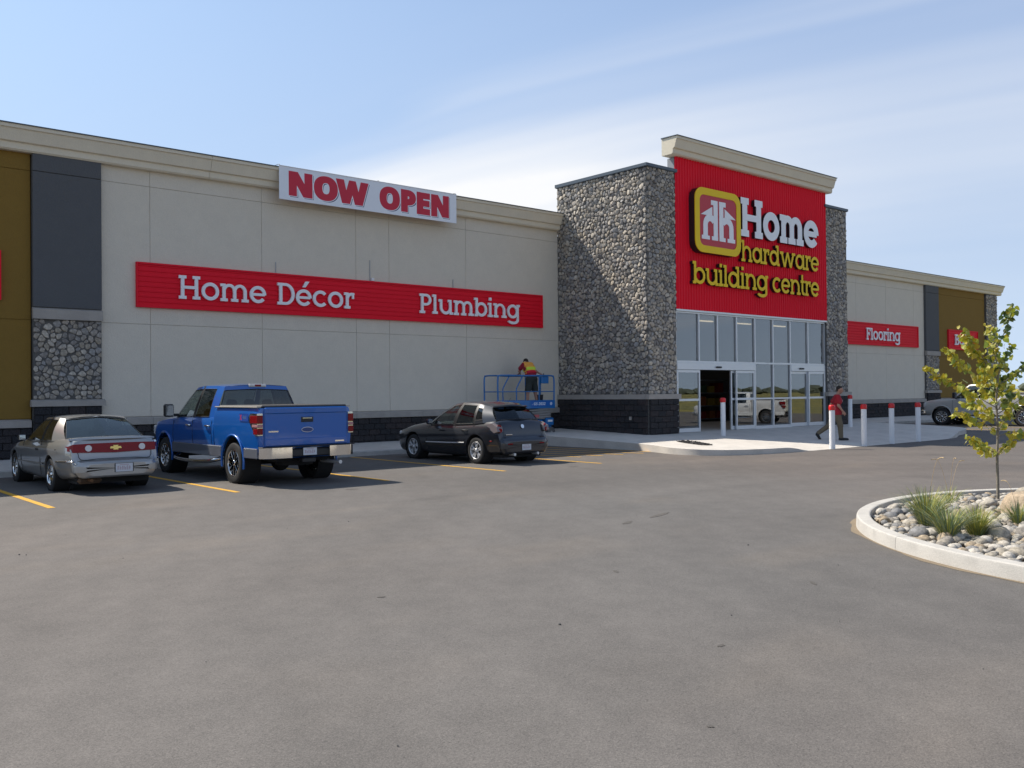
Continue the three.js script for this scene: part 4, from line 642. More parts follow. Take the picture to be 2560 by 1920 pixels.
const ribbon = (pts, y0, y1, th, lean = 0) => { const pos = [], idx = [], n = pts.length; for (let i = 0; i < n; i++) { const a = pts[Math.max(0, i - 1)], b = pts[Math.min(n - 1, i + 1)], dx = b[0] - a[0], dz = b[1] - a[1], L = Math.hypot(dx, dz) || 1, nx = dz / L * th, nz = -dx / L * th, Y0 = typeof y0 === 'function' ? y0(i / (n - 1)) : y0, Y1 = typeof y1 === 'function' ? y1(i / (n - 1)) : y1; const [x, z] = pts[i]; pos.push(x, Y0, z, x, Y1, z - lean, x - nx, Y1 - th * 0.3, z - nz - lean, x - nx, Y0 + th * 0.3, z - nz); if (i < n - 1) for (let k = 0; k < 4; k++) { const p = i * 4 + k, q = i * 4 + (k + 1) % 4; idx.push(p, q, p + 4, p + 4, q, q + 4); } } idx.push(0, 1, 2, 0, 2, 3); const e = (n - 1) * 4; idx.push(e, e + 2, e + 1, e, e + 3, e + 2); return raw(pos, idx, 0.5); };
function seats(parent, rows, y, half = 0.36) { for (const z of rows) for (const s of [-1, 1]) part(parent, 'seat', merge([cbox(s * half - 0.23, s * half + 0.23, y - 0.28, y + 0.22, z - 0.09, z + 0.09, 0.06), cbox(s * half - 0.12, s * half + 0.12, y + 0.25, y + 0.42, z - 0.05, z + 0.06, 0.05)]), C.seat); }

function pickup(name, label, pos, body, o = {}) {
  const t = thing(name, label, 'pickup truck', [0, 0, 0], o.group), wb = 3.68, R = 0.405;
  const frontBody = loft([[-4.60, 0.78, 0.66, 0.96, 0.99], [-4.56, 0.88, 0.52, 1.06, 1.10], [-4.35, 0.955, 0.47, 1.13, 1.18], [-3.9, 0.985, 0.47, 1.18, 1.25], [-3.45, 0.995, 0.47, 1.215, 1.295], [-2.9, 1.0, 0.47, 1.245, 1.29], [-2.0, 1.0, 0.47, 1.265, 1.29], [-1.0, 1.0, 0.47, 1.28, 1.30], [-0.945, 0.985, 0.50, 1.27, 1.29]]);
  part(t, 'cab_body', cut(frontBody, [-1, 1].map((s) => wheelHole(s, -wb, R + 0.02, 0.475, 0.62, 1.2))), body);
  const bedBody = loft([[-0.90, 0.99, 0.50, 1.475, 1.478], [-0.86, 1.0, 0.50, 1.48, 1.483], [0.1, 1.004, 0.50, 1.48, 1.483], [0.9, 1.0, 0.50, 1.48, 1.483], [1.10, 0.99, 0.52, 1.478, 1.481], [1.13, 0.97, 0.55, 1.47, 1.474]]);
  part(t, 'bed', cut(bedBody, [-1, 1].map((s) => wheelHole(s, 0, R + 0.03, 0.50, 0.62, 1.2))), body);
  part(t, 'cab_gap', box(-0.9, 0.9, 0.52, 1.27, -0.95, -0.90), C.under);
  for (const s of [-1, 1]) {
    const flare = (z, r) => { const pts = []; for (let i = 0; i <= 16; i++) { const a = (-14 + i * 208 / 16) * Math.PI / 180; pts.push([s * 1.0, R + 0.03 + Math.sin(a) * r, z + Math.cos(a) * r]); } return tube(pts, 0.024, 6, 40); };
    part(t, 'wheel_arch', flare(0, 0.515), body); part(t, 'wheel_arch', flare(-wb, 0.49), body);
    part(t, 'sill_moulding', cbox(Math.min(s * 0.985, s * 1.018), Math.max(s * 0.985, s * 1.018), 0.50, 0.72, -3.17, -0.53, 0.012), o.lower || body);
    part(t, 'sill_moulding', cbox(Math.min(s * 0.985, s * 1.016), Math.max(s * 0.985, s * 1.016), 0.53, 0.72, 0.53, 1.10, 0.012), o.lower || body);
    part(t, 'step_bar', tube([[s * 0.86, 0.46, -3.1], [s * 1.02, 0.40, -2.95], [s * 1.02, 0.40, -1.0], [s * 0.86, 0.46, -0.8]], 0.04, 8, 30), C.chrome);
    part(t, 'bed_rail', cbox(Math.min(s * 0.90, s * 1.0), Math.max(s * 0.90, s * 1.0), 1.484, 1.51, -0.86, 1.09, 0.01), mat('rail cap', [0.30, 0.27, 0.23], 0.35));
    part(t, 'tail_light', (() => { const g = extrude([[0.80, 1.34], [0.86, 1.375], [1.145, 1.375], [1.150, 0.97], [1.06, 0.955], [0.97, 1.05], [0.80, 1.22]].map(([z, y]) => [-z, y]), 0.10, { bevel: 0.006 }); g.rotateY(Math.PI / 2); g.translate(s > 0 ? 0.915 : -1.015, 0, 0); return metric(g); })(), C.chrome);
    const lens = (z0, z1, y0, y1) => { const g = cbox(Math.min(s * 0.91, s * 1.026), Math.max(s * 0.91, s * 1.026), y0, y1, z0, z1, 0.01); return g; };
    const L = part(t, 'lamp_lens', merge([lens(0.845, 1.166, 1.19, 1.345), lens(0.98, 1.168, 0.985, 1.10)]), C.lamp); part(L, 'reversing_lens', lens(0.93, 1.167, 1.115, 1.175), C.pink);
    for (const z of [-1.22, -2.24]) part(t, 'door_handle', tube([[s * 1.0, 1.10, z - 0.11], [s * 1.03, 1.105, z - 0.07], [s * 1.03, 1.105, z + 0.06], [s * 1.0, 1.10, z + 0.11]], 0.02, 6, 14), C.chrome);
    part(t, 'door_seams', merge([tube([[s * 0.968, 0.52, -2.02], [s * 1.001, 0.9, -2.04], [s * 0.985, 1.22, -2.05]], 0.006, 4, 12), tube([[s * 0.968, 0.52, -3.12], [s * 1.0, 0.9, -3.16], [s * 0.98, 1.2, -3.14]], 0.006, 4, 12), tube([[s * 0.968, 0.52, -1.04], [s * 1.0, 0.9, -1.04], [s * 0.985, 1.22, -1.04]], 0.005, 4, 12)]), C.trim);
    const mir = part(t, 'wing_mirror', cbox(Math.min(s * 1.05, s * 1.25), Math.max(s * 1.05, s * 1.25), 1.27, 1.55, -3.06, -2.92, 0.03), C.trim); part(mir, 'mirror_arm', cbox(Math.min(s * 0.93, s * 1.06), Math.max(s * 0.93, s * 1.06), 1.28, 1.34, -3.04, -2.96, 0.01), C.trim); part(mir, 'mirror_glass', box(Math.min(s * 1.07, s * 1.23), Math.max(s * 1.07, s * 1.23), 1.30, 1.52, -2.919, -2.914), C.chrome);
    part(t, 'headlight', cbox(Math.min(s * 0.60, s * 0.93), Math.max(s * 0.60, s * 0.93), 0.84, 1.06, -4.58, -4.42, 0.03), C.clear);
    wheel(t, s, 0, R, 0.265, 0.86, C.chrome, 7, 'split'); wheel(t, s, -wb, R, 0.265, 0.86, C.chrome, 7, 'split');
    for (const z of [0, -wb]) part(t, 'wheel_liner', (() => { const g = new THREE.CylinderGeometry(0.468, 0.468, 0.36, 30, 1, true); g.rotateZ(Math.PI / 2); g.translate(s * 0.80, R + 0.03, z); return metric(clean(g)); })(), C.under);
  }
  const gh = o.glass || C.tint;
  glasshouse(t, [{ b: [0, 1.29, -3.42], r: [0, 1.945, -2.62], glass: C.pane }, { b: [0.86, 1.26, -3.24], r: [0.68, 1.90, -2.50] }, { b: [0.945, 1.245, -3.08], r: [0.715, 1.905, -2.40], glass: C.pane, e: 0.03 }, { b: [0.955, 1.265, -2.10], r: [0.735, 1.935, -1.98], black: 1 }, { b: [0.955, 1.265, -2.00], r: [0.735, 1.935, -1.90], glass: gh, e: 0.03 }, { b: [0.955, 1.275, -1.24], r: [0.73, 1.925, -1.28] }, { b: [0.90, 1.285, -0.97], r: [0.68, 1.915, -1.06], glass: gh, t0: 0.08, t1: 0.86, e: 0.03 }, { b: [0, 1.29, -0.93], r: [0, 1.95, -1.02] }], body, { bow: 0.025 });
  const brake = part(t, 'high_brake_light', cbox(-0.19, 0.19, 1.90, 1.965, -1.06, -0.985, 0.012), C.clear); part(brake, 'lens', cbox(-0.07, 0.07, 1.912, 1.952, -0.99, -0.981, 0.003), C.lamp);
  part(t, 'tonneau_cover', (() => { const g = cbox(-0.905, 0.905, 1.488, 1.53, -0.85, 1.10, 0.015); return g; })(), mat('tonneau vinyl', [0.05, 0.048, 0.045], 0.55));
  const tg = part(t, 'tailgate', cbox(-0.875, 0.875, 0.74, 1.49, 1.125, 1.165, 0.02), body); part(tg, 'upper_ridge', cbox(-0.87, 0.87, 1.37, 1.487, 1.15, 1.185, 0.02), body); part(tg, 'lower_ridge', cbox(-0.87, 0.87, 0.76, 0.90, 1.15, 1.178, 0.016), body);
  const th = part(tg, 'tailgate_handle', cbox(-0.13, 0.13, 1.20, 1.30, 1.16, 1.176, 0.008), C.trim); part(th, 'handle_grip', cbox(-0.10, 0.10, 1.262, 1.288, 1.172, 1.19, 0.006), C.chrome);
  const oval = (rx, ry, d, z) => { const g = new THREE.CylinderGeometry(1, 1, d, 30); g.rotateX(Math.PI / 2); g.scale(rx, ry, 1); g.translate(0, 1.055, z); return metric(clean(g)); };
  const em = part(tg, 'badge', oval(0.125, 0.05, 0.012, 1.171), C.satin); if (em) part(tg, 'badge_field', oval(0.115, 0.042, 0.012, 1.175), mat('badge blue', [0.03, 0.06, 0.2], 0.3));
  part(tg, 'model_badge', cbox(-0.80, -0.60, 1.02, 1.05, 1.164, 1.169, 0.002), C.chrome); part(tg, 'trim_badge', cbox(0.60, 0.80, 0.80, 0.83, 1.176, 1.182, 0.002), C.chrome);
  const bp = part(t, 'rear_bumper', merge([-1, 1].map((s) => { const p = []; for (let i = 0; i <= 8; i++) { const u = i / 8, x = s * lerp(0.40, 1.0, u); p.push([x, 1.33 - 0.05 * u * u - (u > 0.8 ? (u - 0.8) * 0.55 : 0)]); } if (s > 0) p.reverse(); return ribbon(p, 0.535, 0.735, 0.16); })), C.chrome);
  part(bp, 'bumper_step', cbox(-0.46, 0.46, 0.545, 0.70, 1.10, 1.27, 0.02), C.trim); part(bp, 'step_pad', cbox(-0.98, 0.98, 0.735, 0.752, 1.09, 1.29, 0.006), C.trim);
  plate(t, 0.0, 0.64, 1.272); part(t, 'tow_hitch', cbox(-0.14, 0.14, 0.42, 0.52, 1.0, 1.26, 0.02), C.trim);
  part(t, 'exhaust', bar([0.62, 0.40, 0.6], [0.66, 0.40, 1.28], 0.038, 12), C.satin);
  part(t, 'axle', merge([bar([-0.8, R, 0], [0.8, R, 0], 0.06, 10), (() => { const g = new THREE.SphereGeometry(0.19, 14, 10); g.translate(0, R - 0.02, 0.03); return g; })(), bar([-0.8, R, -wb], [0.8, R, -wb], 0.05, 10), box(-0.55, 0.55, 0.44, 0.56, -3.9, 0.95), (() => { const g = new THREE.CylinderGeometry(0.36, 0.36, 0.2, 24); g.translate(0, 0.46, 0.62); return g; })()]), C.under);
  part(t, 'grille', cbox(-0.58, 0.58, 0.80, 1.06, -4.63, -4.56, 0.02), C.chrome); part(t, 'front_bumper', cbox(-0.95, 0.95, 0.50, 0.72, -4.70, -4.5, 0.05), C.chrome);
  seats(t, [-2.30, -1.40], 1.22, 0.40); part(t, 'dashboard', cbox(-0.85, 0.85, 1.08, 1.31, -3.3, -2.9, 0.05), C.seat);
  if (o.sticker) {
    const cv = document.createElement('canvas'); cv.width = 256; cv.height = 96; const c = cv.getContext('2d'); c.fillStyle = o.sticker; c.fillRect(0, 0, 256, 96); c.font = 'bold 92px sans-serif'; c.fillStyle = '#d8202c'; c.fillText('X', 6, 80); c.font = 'bold 58px sans-serif'; c.fillStyle = '#5f7590'; c.save(); c.translate(92, 66); c.transform(1, 0, -0.2, 1, 0, 0); c.fillText('4x4', 0, 0); c.restore();
    const tx = new THREE.CanvasTexture(cv); tx.colorSpace = THREE.SRGBColorSpace; tx.magFilter = THREE.LinearFilter; for (const s of [-1, 1]) { const g = new THREE.PlaneGeometry(0.40, 0.15); g.rotateY(s * Math.PI / 2); g.translate(s * 1.008, 1.30, 0.55); part(t, 'decal', g, mat('decal print', [1, 1, 1], 0.4, { map: tx, clearcoat: 1 })); }
  }
  t.position.set(...pos); t.scale.setScalar(1.02); return t;
}

function hatchback(name, label, pos, body) {
  const t = thing(name, label, 'car'), wb = 2.66, R = 0.325;
  const g = loft([[-3.60, 0.52, 0.34, 0.56, 0.58], [-3.55, 0.68, 0.22, 0.66, 0.70], [-3.35, 0.80, 0.19, 0.74, 0.80], [-2.9, 0.862, 0.19, 0.82, 0.91], [-2.3, 0.876, 0.18, 0.88, 0.98], [-1.7, 0.88, 0.18, 0.915, 0.99], [-0.8, 0.88, 0.18, 0.945, 1.0], [0.0, 0.878, 0.20, 0.985, 1.03], [0.42, 0.855, 0.24, 1.01, 1.06], [0.60, 0.815, 0.26, 1.0, 1.06], [0.69, 0.785, 0.26, 0.93, 0.97], [0.75, 0.765, 0.26, 0.80, 0.83], [0.785, 0.76, 0.25, 0.66, 0.68], [0.83, 0.755, 0.25, 0.61, 0.63], [0.87, 0.70, 0.27, 0.58, 0.59], [0.89, 0.60, 0.30, 0.54, 0.55]], 4, 1);
  part(t, 'body', cut(g, [-1, 1].flatMap((s) => [wheelHole(s, 0, R + 0.015, 0.375, 0.58, 1.1), wheelHole(s, -wb, R + 0.015, 0.375, 0.58, 1.1)])), body);
  glasshouse(t, [{ b: [0, 0.99, -2.35], r: [0, 1.485, -1.30], glass: C.pane }, { b: [0.74, 0.94, -2.05], r: [0.57, 1.43, -1.16] }, { b: [0.815, 0.915, -1.94], r: [0.615, 1.43, -1.04], glass: C.pane, e: 0.04 }, { b: [0.83, 0.93, -0.92], r: [0.63, 1.475, -0.74], black: 1 }, { b: [0.83, 0.93, -0.83], r: [0.63, 1.475, -0.67], glass: C.tint, e: 0.03 }, { b: [0.83, 0.955, -0.10], r: [0.61, 1.45, -0.16], black: 1 }, { b: [0.83, 0.96, -0.04], r: [0.605, 1.445, -0.10], glass: C.tint, e: 0.03, t0: 0.18, t1: 0.80 }, { b: [0.815, 0.985, 0.24], r: [0.58, 1.415, 0.03] }, { b: [0.66, 1.04, 0.56], r: [0.51, 1.375, 0.24], glass: C.tint, t0: 0.04, t1: 0.93, e: 0.02 }, { b: [0, 1.065, 0.66], r: [0, 1.425, 0.32] }], body, { bow: 0.045, crown: 0.045 });
  part(t, 'rear_spoiler', (() => { const p = []; for (let i = 0; i <= 12; i++) { const x = lerp(-0.55, 0.55, i / 12); p.push([x, 0.47 - 0.15 * Math.pow(Math.abs(x) / 0.55, 2.4)]); } return ribbon(p.reverse(), (u) => 1.385 - 0.025 * Math.pow(2 * u - 1, 2), (u) => 1.42 - 0.035 * Math.pow(2 * u - 1, 2), 0.18, 0.02); })(), body);
  for (const s of [-1, 1]) {
    const mm = (a, b) => [Math.min(s * a, s * b), Math.max(s * a, s * b)];
    const lamp = (() => { const q = extrude([[0.40, 0.955], [0.62, 0.985], [0.80, 0.90], [0.83, 0.80], [0.70, 0.76], [0.52, 0.86]].map(([z, y]) => [-z, y]), 0.16, { bevel: 0.008 }); q.rotateY(Math.PI / 2); q.translate(s > 0 ? 0.66 : -0.82, 0, -0.035); q.rotateY(0); return metric(q); })();
    const tl = part(t, 'tail_light', lamp, C.smoke); for (const [y, z, r] of [[0.90, 0.745, 0.055], [0.82, 0.79, 0.05]]) { const q = new THREE.CylinderGeometry(r, r, 0.03, 18); q.rotateX(Math.PI / 2); q.rotateY(s * 0.45); q.translate(s * 0.735, y, z); part(tl, 'lamp_lens', metric(clean(q)), C.lamp); }
    part(t, 'bumper_reflector', cbox(...mm(0.42, 0.58), 0.475, 0.51, 0.875, 0.893, 0.006), C.lamp); part(t, 'side_marker', cbox(...mm(0.79, 0.835), 0.545, 0.575, 0.40, 0.58, 0.006), C.lamp);
    part(t, 'door_handle', tube([[s * 0.872, 0.80, -0.52], [s * 0.90, 0.805, -0.47], [s * 0.90, 0.805, -0.34], [s * 0.872, 0.80, -0.29]], 0.015, 6, 14), C.trim); part(t, 'door_handle', tube([[s * 0.872, 0.78, -1.45], [s * 0.90, 0.785, -1.40], [s * 0.90, 0.785, -1.27], [s * 0.872, 0.78, -1.22]], 0.015, 6, 14), C.trim);
    part(t, 'side_moulding', tube([[s * 0.872, 0.47, -2.05], [s * 0.885, 0.48, -1.2], [s * 0.882, 0.50, -0.42]], 0.017, 6, 20), C.satin);
    part(t, 'door_seams', merge([tube([[s * 0.85, 0.27, -2.0], [s * 0.879, 0.55, -2.03], [s * 0.83, 0.91, -1.95]], 0.005, 4, 12), tube([[s * 0.85, 0.27, -0.86], [s * 0.881, 0.55, -0.86], [s * 0.835, 0.93, -0.84]], 0.005, 4, 12), tube([[s * 0.85, 0.30, -0.38], [s * 0.878, 0.6, -0.24], [s * 0.835, 0.955, -0.06]], 0.005, 4, 12)]), C.trim);
    const mi = part(t, 'wing_mirror', cbox(...mm(0.86, 1.02), 0.92, 1.06, -1.86, -1.74, 0.035), body); part(mi, 'mirror_glass', cbox(...mm(0.88, 1.0), 0.94, 1.04, -1.741, -1.732, 0.004), C.chrome);
    part(t, 'headlight', cbox(...mm(0.42, 0.72), 0.60, 0.72, -3.52, -3.28, 0.03), C.clear);
    wheel(t, s, 0, R, 0.205, 0.755, C.satin, 5, 'split'); wheel(t, s, -wb, R, 0.205, 0.755, C.satin, 5, 'split');
    for (const z of [0, -wb]) part(t, 'wheel_liner', (() => { const q = new THREE.CylinderGeometry(0.37, 0.37, 0.28, 26, 1, true); q.rotateZ(Math.PI / 2); q.translate(s * 0.71, R + 0.015, z); return metric(clean(q)); })(), C.under);
  }
  part(t, 'hatch_seams', merge([tube([[-0.64, 1.0, 0.66], [-0.62, 0.84, 0.765], [-0.58, 0.645, 0.808], [0, 0.64, 0.815], [0.58, 0.645, 0.808], [0.62, 0.84, 0.765], [0.64, 1.0, 0.66]], 0.005, 4, 40)]), C.trim);
  part(t, 'badge', (() => { const q = new THREE.CylinderGeometry(0.05, 0.05, 0.012, 20); q.rotateX(Math.PI / 2 - 0.3); q.translate(0, 0.90, 0.745); return metric(clean(q)); })(), C.chrome); part(t, 'model_badge', cbox(-0.56, -0.36, 0.70, 0.725, 0.79, 0.80, 0.003), C.chrome);
  part(t, 'bumper_insert', cbox(-0.40, 0.40, 0.29, 0.46, 0.84, 0.889, 0.02), C.trim); plate(t, 0.0, 0.405, 0.892); part(t, 'exhaust', bar([0.36, 0.24, 0.5], [0.37, 0.24, 0.90], 0.035, 12), C.satin); part(t, 'exhaust', bar([-0.36, 0.24, 0.5], [-0.37, 0.24, 0.90], 0.035, 12), C.satin);
  part(t, 'antenna', bar([0, 1.45, 0.2], [0, 1.60, 0.34], 0.005, 5, 0.002), C.trim); part(t, 'underbody', box(-0.62, 0.62, 0.16, 0.24, -3.2, 0.7), C.under);
  seats(t, [-1.15, -0.22], 0.88, 0.36); part(t, 'dashboard', cbox(-0.72, 0.72, 0.80, 0.98, -2.15, -1.75, 0.05), C.seat);
  t.position.set(...pos); t.scale.setScalar(1.03); return t;
}

function coupe(name, label, pos, body) {
  const t = thing(name, label, 'car'), wb = 2.64, R = 0.305;
  const g = loft([[-3.58, 0.52, 0.36, 0.52, 0.54], [-3.53, 0.66, 0.24, 0.62, 0.66], [-3.3, 0.79, 0.19, 0.70, 0.76], [-2.8, 0.845, 0.18, 0.78, 0.87], [-2.2, 0.855, 0.18, 0.84, 0.93], [-1.6, 0.858, 0.18, 0.87, 0.94], [-0.7, 0.858, 0.18, 0.895, 0.95], [0.0, 0.855, 0.20, 0.925, 0.965], [0.5, 0.838, 0.24, 0.94, 0.985], [0.78, 0.80, 0.27, 0.945, 0.995], [0.92, 0.755, 0.29, 0.925, 0.98], [0.97, 0.74, 0.29, 0.86, 0.90], [1.0, 0.735, 0.29, 0.70, 0.72], [1.04, 0.73, 0.28, 0.59, 0.605], [1.10, 0.715, 0.28, 0.57, 0.585], [1.145, 0.66, 0.29, 0.55, 0.56], [1.17, 0.55, 0.32, 0.52, 0.53]], 4, 1);
  part(t, 'body', cut(g, [-1, 1].flatMap((s) => [wheelHole(s, 0, R + 0.01, 0.345, 0.56, 1.1), wheelHole(s, -wb, R + 0.01, 0.345, 0.56, 1.1)])), body);
  glasshouse(t, [{ b: [0, 0.94, -2.25], r: [0, 1.36, -1.40], glass: C.pane }, { b: [0.70, 0.90, -2.0], r: [0.53, 1.31, -1.28] }, { b: [0.785, 0.865, -1.90], r: [0.57, 1.315, -1.18], glass: C.pane, e: 0.03 }, { b: [0.805, 0.885, -0.72], r: [0.585, 1.335, -0.72], black: 1 }, { b: [0.805, 0.89, -0.64], r: [0.585, 1.335, -0.66], glass: C.pane, e: 0.03 }, { b: [0.80, 0.905, -0.02], r: [0.575, 1.32, -0.32] }, { b: [0.69, 0.945, 0.46], r: [0.52, 1.30, -0.16], glass: C.pane, t0: 0.03, t1: 0.95, e: 0.02 }, { b: [0, 0.975, 0.58], r: [0, 1.345, -0.10] }], body, { bow: 0.03, crown: 0.04 });
  // full width lamp band round the tail
  const tail = []; for (let i = 0; i <= 24; i++) { const u = lerp(-1, 1, i / 24), a = Math.abs(u), x = u < 0 ? -1 : 1; tail.push(a < 0.78 ? [u / 0.78 * 0.66, 1.03 - 0.02 * a] : [x * (0.66 + 0.125 * Math.sin((a - 0.78) / 0.22 * Math.PI / 2)), 1.014 - 0.22 * (1 - Math.cos((a - 0.78) / 0.22 * Math.PI / 2))]); }
  const lb = part(t, 'tail_light', ribbon(tail.slice().reverse(), (u) => 0.715 + 0.02 * Math.abs(u * 2 - 1) + (Math.abs(u * 2 - 1) > 0.9 ? 0.02 : 0), (u) => 0.885 - 0.02 * Math.pow(Math.abs(u * 2 - 1), 3) - (Math.abs(u * 2 - 1) > 0.9 ? 0.03 : 0), 0.07, 0.022), C.lamp);
  for (const s of [-1, 1]) { const q = new THREE.CylinderGeometry(0.056, 0.056, 0.02, 24); q.rotateX(Math.PI / 2 - 0.12); q.translate(s * 0.46, 0.80, 1.02); part(lb, 'reversing_lens', metric(clean(q)), C.clear); }
  part(lb, 'badge', (() => { const q = extrude([[-0.10, -0.018], [-0.035, -0.018], [-0.045, -0.04], [0.045, -0.04], [0.035, -0.018], [0.10, -0.018], [0.085, 0.018], [0.035, 0.018], [0.045, 0.04], [-0.045, 0.04], [-0.035, 0.018], [-0.085, 0.018]], 0.012, { bevel: 0.003 }); q.rotateX(-0.12); q.translate(0, 0.80, 1.022); return metric(q); })(), C.gold);
  part(t, 'boot_spoiler', (() => { const p = []; for (let i = 0; i <= 14; i++) { const x = lerp(-0.74, 0.74, i / 14); p.push([x, 1.0 - 0.14 * Math.pow(Math.abs(x) / 0.74, 3)]); } return ribbon(p.reverse(), (u) => 0.955 - 0.02 * Math.pow(Math.abs(u * 2 - 1), 4), (u) => 0.995 - 0.03 * Math.pow(Math.abs(u * 2 - 1), 4), 0.12, 0.01); })(), body);
  part(t, 'boot_seams', merge([tube([[-0.66, 0.955, 0.52], [-0.67, 0.95, 0.86], [-0.63, 0.72, 1.004], [-0.60, 0.612, 1.04], [-0.3, 0.612, 1.05], [0, 0.612, 1.055], [0.3, 0.612, 1.05], [0.60, 0.612, 1.04], [0.63, 0.72, 1.004], [0.67, 0.95, 0.86], [0.66, 0.955, 0.52]], 0.005, 4, 50)]), C.trim);
  for (const s of [-1, 1]) {
    const mm = (a, b) => [Math.min(s * a, s * b), Math.max(s * a, s * b)];
    part(t, 'corner_bumper_trim', tube([[s * 0.85, 0.555, 0.45], [s * 0.82, 0.57, 0.80], [s * 0.775, 0.575, 1.0], [s * 0.72, 0.58, 1.08]], 0.014, 6, 20), C.chrome);
    part(t, 'door_seams', merge([tube([[s * 0.83, 0.27, -2.02], [s * 0.858, 0.55, -2.05], [s * 0.81, 0.86, -1.95]], 0.005, 4, 12), tube([[s * 0.83, 0.27, -0.62], [s * 0.859, 0.55, -0.60], [s * 0.812, 0.885, -0.66]], 0.005, 4, 12)]), C.trim); part(t, 'door_handle', cbox(...mm(0.845, 0.872), 0.72, 0.755, -0.92, -0.76, 0.01), C.trim);
    part(t, 'side_moulding', tube([[s * 0.85, 0.46, -2.3], [s * 0.868, 0.47, -1.2], [s * 0.862, 0.49, -0.37]], 0.014, 6, 20), body); part(t, 'fuel_keyhole', cbox(...mm(0.852, 0.862), 0.755, 0.785, 0.42, 0.45, 0.004), C.trim);
    const mi = part(t, 'wing_mirror', cbox(...mm(0.83, 0.98), 0.87, 0.99, -1.82, -1.70, 0.03), C.trim); part(mi, 'mirror_glass', cbox(...mm(0.85, 0.96), 0.885, 0.975, -1.701, -1.692, 0.004), C.chrome);
    part(t, 'headlight', cbox(...mm(0.36, 0.70), 0.56, 0.66, -3.5, -3.28, 0.03), C.clear);
    wheel(t, s, 0, R, 0.195, 0.735, C.chrome, 5, 'wide'); wheel(t, s, -wb, R, 0.195, 0.735, C.chrome, 5, 'wide');
    for (const z of [0, -wb]) part(t, 'wheel_liner', (() => { const q = new THREE.CylinderGeometry(0.34, 0.34, 0.27, 26, 1, true); q.rotateZ(Math.PI / 2); q.translate(s * 0.69, R + 0.01, z); return metric(clean(q)); })(), C.under);
  }
  plate(t, 0.10, 0.445, 1.17, 0, 0.31); part(t, 'exhaust', bar([-0.42, 0.24, 0.6], [-0.43, 0.24, 1.12], 0.03, 12), mat('rusty pipe', [0.16, 0.08, 0.035], 0.8, { metalness: 0.3 })); part(t, 'silencer', cbox(-0.62, -0.2, 0.17, 0.28, 0.5, 0.95, 0.05), mat('rusty silencer', [0.12, 0.075, 0.045], 0.8)); part(t, 'underbody', box(-0.62, 0.62, 0.17, 0.26, -3.2, 0.9), C.under);
  seats(t, [-1.05, -0.12], 0.84, 0.35); part(t, 'dashboard', cbox(-0.70, 0.70, 0.76, 0.93, -2.1, -1.72, 0.05), C.seat);
  t.position.set(...pos); t.scale.setScalar(1.03); return t;
}
coupe('parked_coupe', 'dusty silver two door coupe with a full width red tail lamp', [5.46, GY, -18.72], paint('silver paint', [0.37, 0.365, 0.35], { metalness: 0.6 }));
pickup('pickup_truck', 'blue extended cab pickup truck with chrome bumper and black bed cover', [8.70, GY, -17.6], paint('metallic blue paint', [0.0, 0.105, 0.42], { metalness: 0.1 }), { lower: paint('grey sill paint', [0.20, 0.21, 0.24]), sticker: '#12479f' });
hatchback('parked_hatchback', 'dark charcoal hatchback with five spoke alloy wheels', [15.06, GY, -18.02], paint('charcoal paint', [0.022, 0.023, 0.028], { metalness: 0.3 }));
pickup('pickup_truck', 'silver pickup truck parked nose in by the right wing behind the young tree', [46.0, GY, -16.75], paint('pale pewter paint', [0.55, 0.54, 0.51], { metalness: 0.3 }));
{ const w = pickup('pickup_truck', 'white pickup truck standing in the open lot mirrored in the entrance glass', [42.6, GY, -13.2], paint('white paint', [0.75, 0.75, 0.74], { metalness: 0 })); w.rotation.y = 2.75; w.scale.setScalar(0.86); }
// ---------------------------------------------------------------- bollards
{
  const pipe = lathe([[0.0001, 0], [0.083, 0], [0.083, 1.17]], 20), cap = lathe([[0.083, 1.165], [0.094, 1.15], [0.096, 1.16], [0.096, 1.25], [0.088, 1.285], [0.06, 1.305], [0.0001, 1.31]], 20), capRed = mat('red plastic cap', [0.62, 0.015, 0.015], 0.35);
  const list = [[25.85, -19.2, 'white steel bollard with red cap in front of the open doors'], [34.75, -19.53, 'white steel bollard with red cap by the right stone pier'], ...[24.94, 26.78, 28.52, 30.32].map((x) => [x, -14.6, 'white steel bollard with red cap at the front edge of the apron'])];
  for (const [x, z, label] of list) { const y = apronTop(x, z), b = thing('bollard', label, 'bollard', [x, y, z], 'red capped bollards before the entrance'); piece(b, 'pipe', pipe, M.white, [x, y - 0.01, z]); piece(b, 'cap', cap, capRed, [x, y - 0.01, z]); }
}
